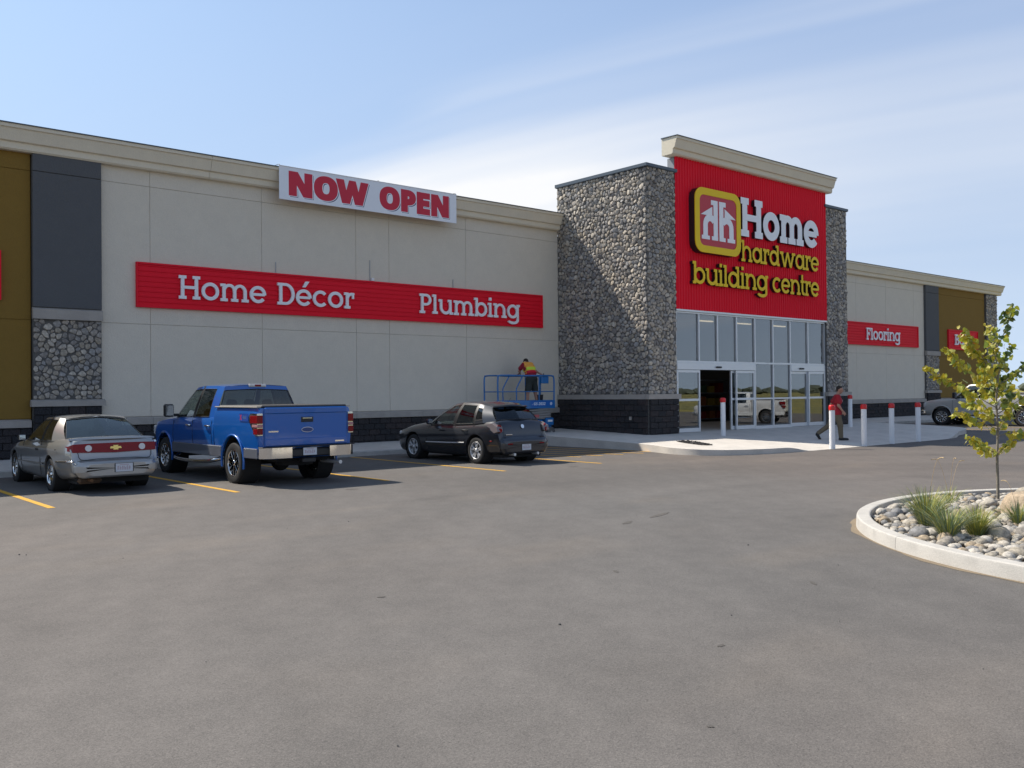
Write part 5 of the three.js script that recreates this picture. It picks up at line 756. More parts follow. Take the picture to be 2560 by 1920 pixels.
// ---------------------------------------------------------------- scissor lift
{
  const y0 = 0.1, L = thing('scissor_lift', 'blue scissor lift with grey folded arms parked on the sidewalk by the stone pier', 'scissor lift', [20.9, y0, -24.0]), blue = mat('blue enamel', [0.008, 0.15, 0.42], 0.35, { clearcoat: 0.5 }), grey = mat('grey steel arm', [0.30, 0.29, 0.28], 0.5, { metalness: 0.3 }), xa = 19.80, xb = 22.16, zf = -23.62, zb = -24.40;
  part(L, 'chassis', merge([cbox(xa + 0.1, xb - 0.08, y0 + 0.20, y0 + 0.50, zb + 0.10, zf - 0.10, 0.02), cbox(xa + 0.55, xb - 0.6, y0 + 0.12, y0 + 0.62, zf - 0.14, zf - 0.005, 0.015), cbox(xb - 0.42, xb - 0.05, y0 + 0.42, y0 + 0.68, zb + 0.08, zf - 0.02, 0.02)]), blue);
  for (const x of [xa + 0.28, xb - 0.20]) for (const z of [zf - 0.04, zb + 0.04]) { const g = lathe([[0.05, -0.06], [0.16, -0.062], [0.178, -0.045], [0.18, 0.045], [0.16, 0.062], [0.05, 0.06]], 28); g.rotateX(Math.PI / 2); g.translate(x, y0 + 0.18, z); const w = part(L, 'wheel', metric(g), mat('grey rubber', [0.11, 0.105, 0.10], 0.85)); const h = lathe([[0.0001, -0.055], [0.10, -0.06], [0.10, 0.06], [0.0001, 0.055]], 20); h.rotateX(Math.PI / 2); h.translate(x, y0 + 0.18, z); part(w, 'hub', metric(h), grey); }
  for (const z of [zf - 0.09, zb + 0.09]) for (let k = 0; k < 4; k++) for (const d of [0, 1]) { const ya = y0 + 0.66 + k * 0.085, s = d ? 1 : -1; part(L, 'scissor_arm', (() => { const g = cbox(-1.02, 1.02, -0.028, 0.028, -0.02, 0.02, 0.006); g.rotateZ(s * 0.035); g.translate((xa + xb) / 2, ya + 0.03, z + (d ? 0.022 : -0.022)); return g; })(), grey); }
  part(L, 'warning_label', box(xb - 0.95, xb - 0.72, y0 + 0.70, y0 + 0.80, zf - 0.046, zf - 0.043), mat('red label', [0.5, 0.12, 0.12], 0.5)); part(L, 'pale_label', box(xb - 0.34, xb - 0.12, y0 + 0.54, y0 + 0.61, zf - 0.019, zf - 0.016), M.white);
  const deck = part(L, 'platform', merge([cbox(19.56, xb, 1.115, 1.40, zf - 0.022, zf, 0.006), cbox(19.56, xb, 1.115, 1.40, zb, zb + 0.022, 0.006), box(19.562, xb - 0.002, 1.20, 1.235, zb + 0.023, zf - 0.023), cbox(xb - 0.022, xb - 0.001, 1.12, 1.40, zb + 0.023, zf - 0.023, 0.006)]), blue);
  part(deck, 'extension_deck', merge([cbox(19.57, xa + 0.9, 1.255, 1.36, zf - 0.05, zf - 0.024, 0.006), cbox(19.57, xa + 0.9, 1.255, 1.36, zb + 0.024, zb + 0.05, 0.006), box(19.57, xa + 0.9, 1.26, 1.285, zb + 0.051, zf - 0.051)]), blue);
  const rail = (pts, r = 0.021) => part(L, 'guard_rail', tube(pts, r, 8, pts.length * 8), blue), post = (a, b, r = 0.019) => part(L, 'rail_post', clean(bar(a, b, r, 8)), blue);
  for (const z of [zf - 0.03, zb + 0.03]) {
    rail([[19.58, 1.30, z], [19.58, 2.14, z], [19.60, 2.22, z], [19.68, 2.245, z], [20.8, 2.245, z], [22.02, 2.245, z], [22.11, 2.22, z], [22.135, 2.14, z], [22.135, 1.39, z]], 0.028);
    post([19.58, 1.70, z], [22.13, 1.70, z], 0.016); post([21.43, 1.39, z], [21.43, 2.24, z]);
    rail([[20.40, 1.38, z], [20.40, 1.80, z], [20.43, 1.86, z], [20.68, 2.235, z]], 0.021);
  }
  for (const x of [19.58, 22.135]) for (const y of [1.70, 2.245]) post([x, y, zf - 0.04], [x, y, zb + 0.04], 0.018);
  const cb = part(L, 'control_box', cbox(21.60, 21.94, 1.98, 2.23, zf - 0.26, zf - 0.07, 0.02), blue); part(cb, 'joystick', bar([21.77, 2.23, zf - 0.16], [21.77, 2.33, zf - 0.16], 0.016, 8), M.dark);
  const pail = thing('pail', 'black pail standing on the deck of the blue lift', 'pail', [21.80, 1.236, -24.05]); part(pail, 'bucket', (() => { const g = lathe([[0.0001, 0], [0.11, 0], [0.14, 0.33], [0.148, 0.335], [0.148, 0.355], [0.138, 0.355], [0.105, 0.02], [0.0001, 0.02]], 22); g.translate(21.80, 1.237, -24.05); return metric(g); })(), M.dark); part(pail, 'handle', tube([[21.66, 1.57, -24.05], [21.70, 1.72, -24.05], [21.80, 1.77, -24.05], [21.90, 1.72, -24.05], [21.94, 1.57, -24.05]], 0.005, 5, 20), M.steel);
  // lettering on the toe board
  const cv = document.createElement('canvas'); cv.width = 512; cv.height = 96; const c = cv.getContext('2d'); c.fillStyle = '#0a5fae'; c.fillRect(0, 0, 512, 96); c.fillStyle = '#e6ebf0'; c.font = 'bold 64px sans-serif'; c.save(); c.translate(60, 70); c.transform(1.12, 0, -0.12, 1, 0, 0); c.fillText('GS-2032', 0, 0); c.restore(); c.font = 'bold 26px sans-serif'; c.fillText('n', 26, 66); c.beginPath(); c.arc(462, 48, 25, 0, 7); c.fill(); c.fillStyle = '#0a5fae'; c.font = 'bold 40px sans-serif'; c.fillText('G', 447, 62);
  const tx = new THREE.CanvasTexture(cv); tx.colorSpace = THREE.SRGBColorSpace; tx.magFilter = THREE.LinearFilter; const g = new THREE.PlaneGeometry(1.05, 0.197); g.translate(21.54, 1.275, zf + 0.004); part(deck, 'decal', g, mat('lift decal', [1, 1, 1], 0.4, { map: tx }));
}
// ---------------------------------------------------------------- people
function nets(f, lo, hi, cell) {   // surface nets of a distance field
  const n = [0, 1, 2].map((k) => Math.ceil((hi[k] - lo[k]) / cell) + 1), [nx, ny, nz] = n, d = new Float32Array(nx * ny * nz), I = (i, j, k) => (k * ny + j) * nx + i;
  for (let k = 0; k < nz; k++) for (let j = 0; j < ny; j++) for (let i = 0; i < nx; i++) d[I(i, j, k)] = f(lo[0] + i * cell, lo[1] + j * cell, lo[2] + k * cell);
  const vid = new Int32Array(nx * ny * nz).fill(-1), pos = [], idx = [], E = [[0, 1], [2, 3], [4, 5], [6, 7], [0, 2], [1, 3], [4, 6], [5, 7], [0, 4], [1, 5], [2, 6], [3, 7]];
  for (let k = 0; k < nz - 1; k++) for (let j = 0; j < ny - 1; j++) for (let i = 0; i < nx - 1; i++) {
    const c = []; let m = 0; for (let q = 0; q < 8; q++) { c[q] = d[I(i + (q & 1), j + ((q >> 1) & 1), k + (q >> 2))]; if (c[q] < 0) m |= 1 << q; } if (m === 0 || m === 255) continue;
    let x = 0, y = 0, z = 0, w = 0; for (const [a, b] of E) if ((c[a] < 0) !== (c[b] < 0)) { const t = c[a] / (c[a] - c[b]); x += lerp(a & 1, b & 1, t); y += lerp((a >> 1) & 1, (b >> 1) & 1, t); z += lerp(a >> 2, b >> 2, t); w++; }
    vid[I(i, j, k)] = pos.length / 3; pos.push(lo[0] + (i + x / w) * cell, lo[1] + (j + y / w) * cell, lo[2] + (k + z / w) * cell);
  }
  for (let k = 1; k < nz - 1; k++) for (let j = 1; j < ny - 1; j++) for (let i = 1; i < nx - 1; i++) {
    const s = d[I(i, j, k)] < 0, q = (a, b, c, e, flip) => { if (a < 0 || b < 0 || c < 0 || e < 0) return; flip ? idx.push(a, b, c, c, b, e) : idx.push(a, c, b, b, c, e); };
    if (s !== d[I(i + 1, j, k)] < 0) q(vid[I(i, j - 1, k - 1)], vid[I(i, j, k - 1)], vid[I(i, j - 1, k)], vid[I(i, j, k)], s);
    if (s !== d[I(i, j + 1, k)] < 0) q(vid[I(i - 1, j, k - 1)], vid[I(i, j, k - 1)], vid[I(i - 1, j, k)], vid[I(i, j, k)], !s);
    if (s !== d[I(i, j, k + 1)] < 0) q(vid[I(i - 1, j - 1, k)], vid[I(i, j - 1, k)], vid[I(i - 1, j, k)], vid[I(i, j, k)], s);
  }
  const g = new THREE.BufferGeometry(); g.setAttribute('position', new THREE.Float32BufferAttribute(pos, 3)); g.setIndex(idx); g.computeVertexNormals(); return g;
}
const cap = (x, y, z, [a, b, ra, rb]) => { const dx = b[0] - a[0], dy = b[1] - a[1], dz = b[2] - a[2], t = Math.max(0, Math.min(1, ((x - a[0]) * dx + (y - a[1]) * dy + (z - a[2]) * dz) / (dx * dx + dy * dy + dz * dz + 1e-9))); return Math.hypot(x - a[0] - dx * t, y - a[1] - dy * t, z - a[2] - dz * t) - lerp(ra, rb, t); };
const field = (bones, k = 0.03) => (x, y, z) => { let v = 9; for (const b of bones) { const d = cap(x, y, z, b), h = Math.max(0, k - Math.abs(v - d)) / k; v = Math.min(v, d) - h * h * k * 0.25; } return v; };
function bounds(bones, pad) { const lo = [9e9, 9e9, 9e9], hi = [-9e9, -9e9, -9e9]; for (const [a, b, ra, rb] of bones) for (const [p, r] of [[a, ra], [b, rb]]) for (let k = 0; k < 3; k++) { lo[k] = Math.min(lo[k], p[k] - r - pad); hi[k] = Math.max(hi[k], p[k] + r + pad); } return [lo, hi]; }
function skin(bones, cell, k, clip) { const f = field(bones, k), g = clip ? (x, y, z) => Math.max(f(x, y, z), clip(x, y, z)) : f, [lo, hi] = bounds(bones, cell * 3); return nets(g, lo, hi, cell); }
// a head: skull, jaw, nose, ears, brow over eye hollows; dir = where the face looks
function headBones(c, f, up) {
  const F = V(...f).normalize(), U = V(...up).normalize(), S = V().crossVectors(F, U).normalize(), at = (a, b, s) => { const p = V(...c).addScaledVector(F, a).addScaledVector(U, b).addScaledVector(S, s); return [p.x, p.y, p.z]; };
  return { at, bones: [[at(-0.018, 0.025, 0), at(0.012, 0.030, 0), 0.083, 0.082], [at(0.02, -0.03, 0), at(0.045, -0.085, 0), 0.066, 0.040], [at(0.05, 0.0, 0), at(0.055, -0.05, 0), 0.05, 0.042], [at(0.088, 0.012, 0), at(0.112, -0.022, 0), 0.010, 0.015], [at(0.082, -0.055, 0.012), at(0.082, -0.055, -0.012), 0.016, 0.016], [at(0.078, 0.025, 0.03), at(0.078, 0.025, -0.03), 0.018, 0.018], ...[-1, 1].map((s) => [at(-0.005, 0.012, s * 0.082), at(-0.012, -0.022, s * 0.080), 0.016, 0.010])] };
}
function handBones(w, dir, palmDown, curl, side) {   // wrist, direction of the fingers, normal of the palm's inner side
  const D = V(...dir).normalize(), N = V(...palmDown).normalize(), S = V().crossVectors(D, N).normalize().multiplyScalar(side), P = (d, s, n) => { const p = V(...w).addScaledVector(D, d).addScaledVector(S, s).addScaledVector(N, n); return [p.x, p.y, p.z]; }, out = [];
  for (const s of [-0.028, -0.009, 0.010, 0.028]) out.push([P(0.0, s * 0.6, 0), P(0.085, s, 0.002), 0.018, 0.014]);
  [[-0.030, 0.062], [-0.010, 0.078], [0.011, 0.084], [0.031, 0.074]].forEach(([s, l]) => { const a = P(0.088, s, 0.003), b = P(0.088 + l * 0.48, s * 1.1, 0.004 + curl * 0.02), c = P(0.088 + l * (0.86 - curl * 0.25), s * 1.12, 0.008 + curl * 0.052); out.push([a, b, 0.0098, 0.0092], [b, c, 0.0092, 0.0078]); });
  const t0 = P(0.02, 0.030, 0.004), t1 = P(0.058, 0.058, 0.016), t2 = P(0.086, 0.062, 0.030); out.push([t0, t1, 0.015, 0.0112], [t1, t2, 0.0112, 0.009]); return out;
}
const flesh = mat('skin', [0.42, 0.22, 0.15], 0.6), hairMat = mat('dark hair', [0.02, 0.014, 0.01], 0.8), eyeMat = mat('eye', [0.03, 0.02, 0.018], 0.2);
// man in a red shirt, striding out of the shop
{
  const f0 = V(0.62, 0, 0.78).normalize(), sR = V(-f0.z, 0, f0.x), O = [27.95, apronTop(27.95, -16.2), -16.2];   // sR points to his right, the camera's side is his right
  const J = (f, u, s) => [O[0] + f0.x * f + sR.x * s, O[1] + u, O[2] + f0.z * f + sR.z * s];
  const p = thing('person', 'person in a red shirt and khaki trousers striding past the bollards', 'person', O);
  const hd = headBones(J(0.11, 1.665, 0), [f0.x, -0.22, f0.z], [f0.x * 0.2, 1, f0.z * 0.2]);
  const arm = (s, el, wr) => [[J(0.03, 1.44, s * 0.19), el, 0.052, 0.040], [el, wr, 0.040, 0.028]];
  const rE = J(0.03, 1.15, 0.25), rW = J(0.18, 0.95, 0.22), lE = J(-0.14, 1.17, -0.26), lW = J(-0.10, 0.92, -0.27);
  const legs = [[J(0.0, 0.93, 0.09), J(0.10, 0.50, 0.10), 0.092, 0.060], [J(0.10, 0.50, 0.10), J(0.12, 0.09, 0.10), 0.058, 0.040], [J(-0.02, 0.93, -0.09), J(-0.18, 0.52, -0.10), 0.092, 0.060], [J(-0.18, 0.52, -0.10), J(-0.56, 0.24, -0.10), 0.058, 0.040]];
  const torso = [[J(0, 0.96, 0.07), J(0, 0.96, -0.07), 0.125, 0.125], [J(0.0, 1.08, 0.05), J(0.0, 1.08, -0.05), 0.125, 0.125], [J(0.03, 1.30, 0.08), J(0.03, 1.30, -0.08), 0.125, 0.125], [J(0.02, 1.43, 0.14), J(0.02, 1.43, -0.14), 0.068, 0.068], [J(0.03, 1.46, 0), J(0.08, 1.60, 0), 0.062, 0.056]];
  const hands = [...handBones(rW, [f0.x * 0.5, -0.85, f0.z * 0.5], [-sR.x, 0, -sR.z], 1, -1)], hands2 = handBones(lW, [f0.x * 0.1, -1, f0.z * 0.1], [sR.x, 0, sR.z], 0.7, 1);
  const body = merge([skin([...torso, ...arm(1, rE, rW), ...arm(-1, lE, lW), ...legs], 0.014, 0.04), skin([...hd.bones, [J(0.05, 1.52, 0), J(0.09, 1.62, 0), 0.058, 0.054]], 0.006, 0.03), skin(hands, 0.004, 0.008), skin(hands2, 0.004, 0.008)]);
  const b = part(p, 'body', body, flesh);
  const grow = (l, d) => l.map(([a, c, ra, rb]) => [a, c, ra + d, rb + d]);
  const shirt = [...grow(torso.slice(0, 4), 0.026), [J(0.01, 0.88, 0.08), J(0.01, 0.88, -0.08), 0.145, 0.145], ...[1, -1].map((s) => [J(0.03, 1.44, s * 0.18), s > 0 ? J(0.045, 1.27, 0.235) : J(-0.07, 1.28, -0.235), 0.078, 0.082])];
  part(b, 'shirt', metric(skin(shirt, 0.012, 0.04, (x, y) => Math.max(O[1] + 0.84 - y, y - (O[1] + 1.515)))), mat('red cotton', [0.36, 0.012, 0.022], 0.85));
  part(b, 'trousers', metric(skin([...grow(legs, 0.030), ...grow(torso.slice(0, 2), 0.012)], 0.012, 0.045, (x, y) => Math.max(y - (O[1] + 1.02), O[1] + 0.075 - y))), mat('khaki cotton', [0.16, 0.125, 0.08], 0.9));
  for (const [a, t] of [[J(0.10, 0.05, 0.10), J(0.32, 0.035, 0.11)], [J(-0.60, 0.185, -0.10), J(-0.52, 0.04, -0.10)]]) part(b, 'shoe', metric(skin([[a, t, 0.055, 0.043], [[a[0], a[1] + 0.03, a[2]], a, 0.05, 0.055]], 0.008, 0.02, (x, y) => O[1] + 0.004 - y)), mat('black leather', [0.015, 0.014, 0.014], 0.5));
  part(b, 'hair', metric(skin([[hd.at(-0.03, 0.05, 0), hd.at(0.015, 0.052, 0), 0.088, 0.080], [hd.at(-0.05, 0.0, 0), hd.at(-0.045, -0.03, 0), 0.062, 0.05]], 0.006, 0.02, (x, y, z) => { const q = V(x - hd.at(0, 0, 0)[0], y - hd.at(0, 0, 0)[1], z - hd.at(0, 0, 0)[2]), ff = q.dot(f0); return ff > 0.0 ? 0.052 + ff * 0.35 - q.y : -1; })), hairMat);
  for (const s of [-1, 1]) { const e = hd.at(0.089, 0.008, s * 0.033), g = new THREE.SphereGeometry(0.010, 10, 8); g.translate(...e); part(b, 'eye', metric(clean(g)), eyeMat); }
  part(b, 'shirt_print', (() => { const g = new THREE.SphereGeometry(0.05, 10, 6); g.scale(0.35, 0.9, 0.9); const q = J(0.175, 1.30, 0.07); g.rotateY(-Math.atan2(f0.z, f0.x)); g.translate(...q); return metric(clean(g)); })(), mat('white shirt print', [0.5, 0.42, 0.42], 0.8));
  const ph = thing('handset', 'small black handset held by the person in the red shirt', 'handset', J(0.24, 0.85, 0.19)); part(ph, 'case', (() => { const g = cbox(-0.028, 0.028, -0.08, 0.08, -0.012, 0.012, 0.008); g.rotateY(-Math.atan2(f0.z, f0.x)); g.translate(...J(0.245, 0.845, 0.185)); return g; })(), M.dark);
}
// worker on the lift, seen from behind, leaning to the wall
{
  const dy = 1.236, O = [21.45, dy, -24.05], J = (x, y, z) => [O[0] + x, O[1] + y, O[2] + z];   // feet on the deck; x to the right, -z to the wall
  const p = thing('person', 'person in a yellow and orange safety vest and dark shorts on the lift', 'person', O);
  const legs = [-1, 1].flatMap((s) => [[J(s * 0.10, 0.86, 0), J(s * 0.17, 0.47, -0.02), 0.092, 0.062], [J(s * 0.17, 0.47, -0.02), J(s * 0.21, 0.09, 0.02), 0.060, 0.040]]);
  const torso = [[J(0.07, 0.92, 0), J(-0.07, 0.92, 0), 0.125, 0.125], [J(0.06, 1.08, -0.04), J(-0.06, 1.08, -0.04), 0.125, 0.125], [J(0.09, 1.26, -0.13), J(-0.09, 1.26, -0.13), 0.128, 0.128], [J(0.15, 1.40, -0.22), J(-0.15, 1.40, -0.22), 0.075, 0.075], [J(0.02, 1.42, -0.22), J(0.05, 1.47, -0.32), 0.062, 0.056]];
  const rE = J(0.33, 1.20, -0.18), rW = J(0.50, 1.05, 0.0), lE = J(-0.22, 1.18, -0.40), lW = J(-0.04, 1.12, -0.58);
  const arms = [[J(0.19, 1.40, -0.22), rE, 0.052, 0.042], [rE, rW, 0.040, 0.028], [J(-0.19, 1.40, -0.22), lE, 0.052, 0.042], [lE, lW, 0.040, 0.028]], hd = headBones(J(0.07, 1.50, -0.36), [0, -0.75, -0.6], [0, 0.6, -0.75]);
  const body = merge([skin([...torso, ...arms, ...legs], 0.014, 0.04), skin([...hd.bones, [J(0.03, 1.45, -0.26), J(0.06, 1.48, -0.34), 0.058, 0.054]], 0.006, 0.03), skin(handBones(rW, [0.7, -0.4, 0.6], [0, -1, 0], 0.8, 1), 0.004, 0.008), skin(handBones(lW, [0.2, -0.2, -1], [0, -1, 0], 0.5, -1), 0.004, 0.008)]);
  const b = part(p, 'body', body, flesh), grow = (l, d) => l.map(([a, c, ra, rb]) => [a, c, ra + d, rb + d]);
  part(b, 'shirt', metric(skin([...grow(torso.slice(0, 4), 0.016), ...[1, -1].map((s) => [J(s * 0.18, 1.41, -0.22), s > 0 ? J(0.27, 1.28, -0.20) : J(-0.235, 1.28, -0.33), 0.076, 0.078])], 0.012, 0.04, (x, y) => O[1] + 0.93 - y)), mat('dark red cotton', [0.30, 0.012, 0.03], 0.85));
  const vest = grow(torso.slice(0, 4), 0.034), va = (x, y, z) => (y - O[1]) - 0.45 * (z - O[2]);   // height along the leaning back
  part(b, 'vest', metric(skin(vest, 0.012, 0.04, (x, y, z) => Math.max(1.11 - va(x, y, z), Math.abs(x - O[0]) - 0.215))), mat('orange yellow mesh', [0.85, 0.38, 0.06], 0.8));
  part(b, 'vest_stripe', metric(skin(grow(vest, 0.005), 0.012, 0.04, (x, y, z) => Math.max(1.215 - va(x, y, z), va(x, y, z) - 1.335, Math.abs(x - O[0]) - 0.215))), mat('lime stripe', [0.62, 0.78, 0.05], 0.6));
  part(b, 'vest_hem', metric(skin(grow(vest, 0.004), 0.012, 0.04, (x, y, z) => Math.max(1.08 - va(x, y, z), va(x, y, z) - 1.20, Math.abs(x - O[0]) - 0.21))), mat('red hem', [0.55, 0.01, 0.03], 0.8));
  part(b, 'shorts', metric(skin([...grow(legs.filter((q, i) => i % 2 === 0), 0.036), ...grow(torso.slice(0, 1), 0.022), ...[-1, 1].map((s) => [J(s * 0.14, 0.62, -0.01), J(s * 0.165, 0.46, -0.02), 0.11, 0.105])], 0.012, 0.05, (x, y) => Math.max(O[1] + 0.46 - y, y - O[1] - 0.99))), mat('dark green cotton', [0.035, 0.042, 0.038], 0.9));
  for (const s of [-1, 1]) part(b, 'shoe', metric(skin([[J(s * 0.21, 0.05, 0.05), J(s * 0.23, 0.038, -0.15), 0.052, 0.042], [J(s * 0.21, 0.14, 0.02), J(s * 0.21, 0.06, 0.03), 0.048, 0.052]], 0.008, 0.02, (x, y) => O[1] + 0.002 - y)), mat('brown work boot', [0.05, 0.035, 0.022], 0.8));
  part(b, 'hair', metric(skin([[hd.at(-0.03, 0.05, 0), hd.at(0.012, 0.05, 0), 0.088, 0.080], [hd.at(-0.045, -0.01, 0), hd.at(-0.04, -0.03, 0), 0.062, 0.055]], 0.006, 0.02)), hairMat);
}
// ---------------------------------------------------------------- planting island
const ISL = { x: 13.3, z: -2.0, a: 4.6, b: 4.75 };
function islandPath(inset) {   // outline from the near left side round the nose to the far right side
  const p = []; for (let z = 9; z > -2; z -= 0.5) p.push([ISL.x - ISL.a + inset, z]);
  for (let i = 0; i <= 90; i++) { const t = Math.PI + i / 90 * Math.PI; p.push([ISL.x + Math.cos(t) * (ISL.a - inset), ISL.z + Math.sin(t) * (ISL.b - inset)]); }
  for (let z = -1.5; z <= 9; z += 0.5) p.push([ISL.x + ISL.a - inset, z]); return p;
}
{
  const soil = (() => { const P = islandPath(0.1), pos = [], idx = []; for (const [x, z] of P) pos.push(x, GY + 0.045, z, lerp(x, ISL.x, 0.98), GY + 0.06, z < -2 ? lerp(z, ISL.z, 0.98) : z); for (let i = 0; i < P.length - 1; i++) { const k = i * 2; idx.push(k, k + 1, k + 2, k + 2, k + 1, k + 3); } return structure('planting_island', raw(pos, idx), M.soil); })();
  // kerb in cast lengths
  const N = islandPath(0).length, sect = [[-0.012, -0.12], [0.0, 0.125], [0.006, 0.14], [0.02, 0.149], [0.15, 0.15], [0.166, 0.143], [0.172, -0.05]], rings = sect.map(([d]) => islandPath(d));
  const cuts = [0, 10, 23, 41, 60, 79, 98, 113, 125, N - 1];
  for (let c = 0; c < cuts.length - 1; c++) {
    const pos = [], idx = [], m = sect.length, i0 = cuts[c], i1 = Math.min(N - 1, cuts[c + 1]);
    for (let i = i0; i <= i1; i++) { const sh = i === i0 && c ? 0.05 : 0, nx = rings[0][Math.min(i + 1, N - 1)]; for (let k = 0; k < m; k++) { const [x, z] = rings[k][i], [x2, z2] = rings[k][Math.min(i + 1, N - 1)]; pos.push(lerp(x, x2, sh), GY + sect[k][1], lerp(z, z2, sh)); } }
    const R = i1 - i0; for (let i = 0; i < R; i++) for (let k = 0; k < m - 1; k++) { const a = i * m + k; idx.push(a, a + 1, a + m, a + m, a + 1, a + m + 1); }
    for (const e of [0, R * m]) for (let k = 1; k < m - 1; k++) e ? idx.push(e, e + k, e + k + 1) : idx.push(e, e + k + 1, e + k);
    part(soil, 'kerb_section', raw(pos, idx, 0.42), M.kerb);
  }
  // washed in sand along the foot of the kerb
  { const P = islandPath(-0.002), pos = [], idx = []; P.forEach(([x, z], i) => { const n = islandPath(-0.03)[i] , w = 0.03 + 0.17 * Math.max(0, fbm(i * 0.35, 3, 4, 95) - 0.25) + 0.25 * step(0.55, 0.7, fbm(i * 0.09, 7, 3, 97)), L = Math.hypot(n[0] - x, n[1] - z) || 1; pos.push(x, GY + 0.006, z, x + (n[0] - x) / L * w, GY + 0.0035, z + (n[1] - z) / L * w); if (i < P.length - 1) idx.push(2 * i, 2 * i + 1, 2 * i + 2, 2 * i + 2, 2 * i + 1, 2 * i + 3); }); part(soil, 'sand', raw(pos, idx), mat('pale sand', [0.52, 0.42, 0.30], 0.95, bumped('asphalt', 'asphaltBump', 1.2, 0.003)), undefined, 'stuff'); }
  // river cobbles
  srand(4242); camera.updateMatrixWorld(); camera.updateProjectionMatrix();
  const tones = [[0.46, 0.40, 0.31], [0.56, 0.50, 0.41], [0.34, 0.30, 0.25], [0.50, 0.39, 0.26], [0.30, 0.29, 0.28], [0.66, 0.60, 0.51]].map((c, i) => mat('river cobble ' + i, c, 0.75, bumped('stone', 'stoneBump', 1.4, 0.004)));
  const shapes = [0, 1, 2, 3, 4].map((k) => { const g = new THREE.SphereGeometry(1, 9, 6), p = g.attributes.position; for (let i = 0; i < p.count; i++) { const x = p.getX(i), y = p.getY(i), z = p.getZ(i), q = 0.86 + 0.26 * vnoise(x * 1.3 + 5 + k * 9, y * 1.3 + z * 1.7 + 5, 100 + k); p.setXYZ(i, x * q, y * q, z * q); } return metric(toCreasedNormals(g.toNonIndexed(), 1.1), 0.2); });
  const placed = [], cellOf = {}, tries = 26000;
  for (let i = 0; i < tries; i++) {
    const x = rr(8.8, 18), z = rr(-6.7, 1.2), r = i < 90 ? rr(0.09, 0.135) : i < 3800 ? rr(0.05, 0.085) : rr(0.03, 0.055); const q = ((x - ISL.x) / (ISL.a - 0.2 - r * 0.6)) ** 2 + (z < ISL.z ? ((z - ISL.z) / (ISL.b - 0.2 - r * 0.6)) ** 2 : 0); if (q > 1) continue;
    const cx = Math.floor(x / 0.4), cz = Math.floor(z / 0.4); let ok = true; for (let a = -1; a <= 1 && ok; a++) for (let b = -1; b <= 1 && ok; b++) for (const o of cellOf[(cx + a) + ',' + (cz + b)] || []) if (Math.hypot(o.x - x, o.z - z) < (o.r + r) * 0.80) { ok = false; break; } if (!ok) continue;
    if (Math.hypot(x - 12.84, z + 4.68) < 0.42 || Math.hypot(x - 14.4, z + 5.74) < 0.07) continue;
    const o = { x, z, r, h: r * rr(0.58, 0.86), l: rr(1.0, 1.5) }; placed.push(o); (cellOf[cx + ',' + cz] ||= []).push(o);
  }
  for (const o of placed) { const v = V(o.x, 0, o.z).project(camera); o.key = v.z < 1 && Math.abs(v.x) < 1.03 && Math.abs(v.y) < 1.03 ? o.r / Math.hypot(o.x, o.z) : 0; }
  placed.sort((a, b) => b.key - a.key); const bed = part(soil, 'cobble_bed', new THREE.BufferGeometry().setAttribute('position', new THREE.Float32BufferAttribute([13, GY + 0.03, -3, 13.1, GY + 0.03, -3, 13, GY + 0.03, -3.1], 3)), M.soil), rest = []; soil.remove(bed);
  placed.forEach((o, i) => { const rot = [rr(-0.4, 0.4), rr(0, 6.28), rr(-0.4, 0.4)], sc = [o.r * o.l, o.h, o.r], k = Math.floor(rnd() * 5), t = Math.floor(Math.pow(rnd(), 1.1) * 6), at = [o.x, GY + 0.045 + o.h * 0.62 + rr(0, 0.02), o.z]; if (i < 300 && o.key) piece(soil, 'cobble', shapes[k], tones[t], at, rot, sc); else rest.push([k, t, at, rot, sc]); });
  tones.forEach((m, t) => { const l = rest.filter((q) => q[1] === t), im = new THREE.InstancedMesh(shapes[t % 5], m, l.length), d = new THREE.Object3D(); l.forEach((q, i) => { d.position.set(...q[2]); d.rotation.set(...q[3]); d.scale.set(...q[4]); d.updateMatrix(); im.setMatrixAt(i, d.matrix); }); im.name = 'cobbles'; im.userData.kind = 'stuff'; shadow(im); soil.add(im); });
  // boulder
  const bo = thing('boulder', 'large tan sandstone boulder among the river cobbles', 'boulder', [12.78, GY + 0.04, -4.72]); part(bo, 'rock', (() => { const g = new THREE.IcosahedronGeometry(1, 5), p = g.attributes.position; for (let i = 0; i < p.count; i++) { let x = p.getX(i), y = p.getY(i), z = p.getZ(i); const q = 0.80 + 0.30 * fbm(x * 1.2 + 4, y * 1.2 + z * 1.5 + 4, 3, 140) + 0.05 * fbm(x * 5 + 9, y * 5 + z * 6, 3, 141); x *= q; y = Math.max(-0.4, Math.min(0.78, y * q * 1.15)); z *= q; p.setXYZ(i, 12.84 + x * 0.46, GY + 0.10 + y * 0.38, -4.68 + z * 0.40); } return metric(toCreasedNormals(mergeVertices(g, 1e-4), 0.5)); })(), mat('sandstone', [0.60, 0.46, 0.31], 0.9, bumped('stone', 'stoneBump', 1.2, 0.02)));
}
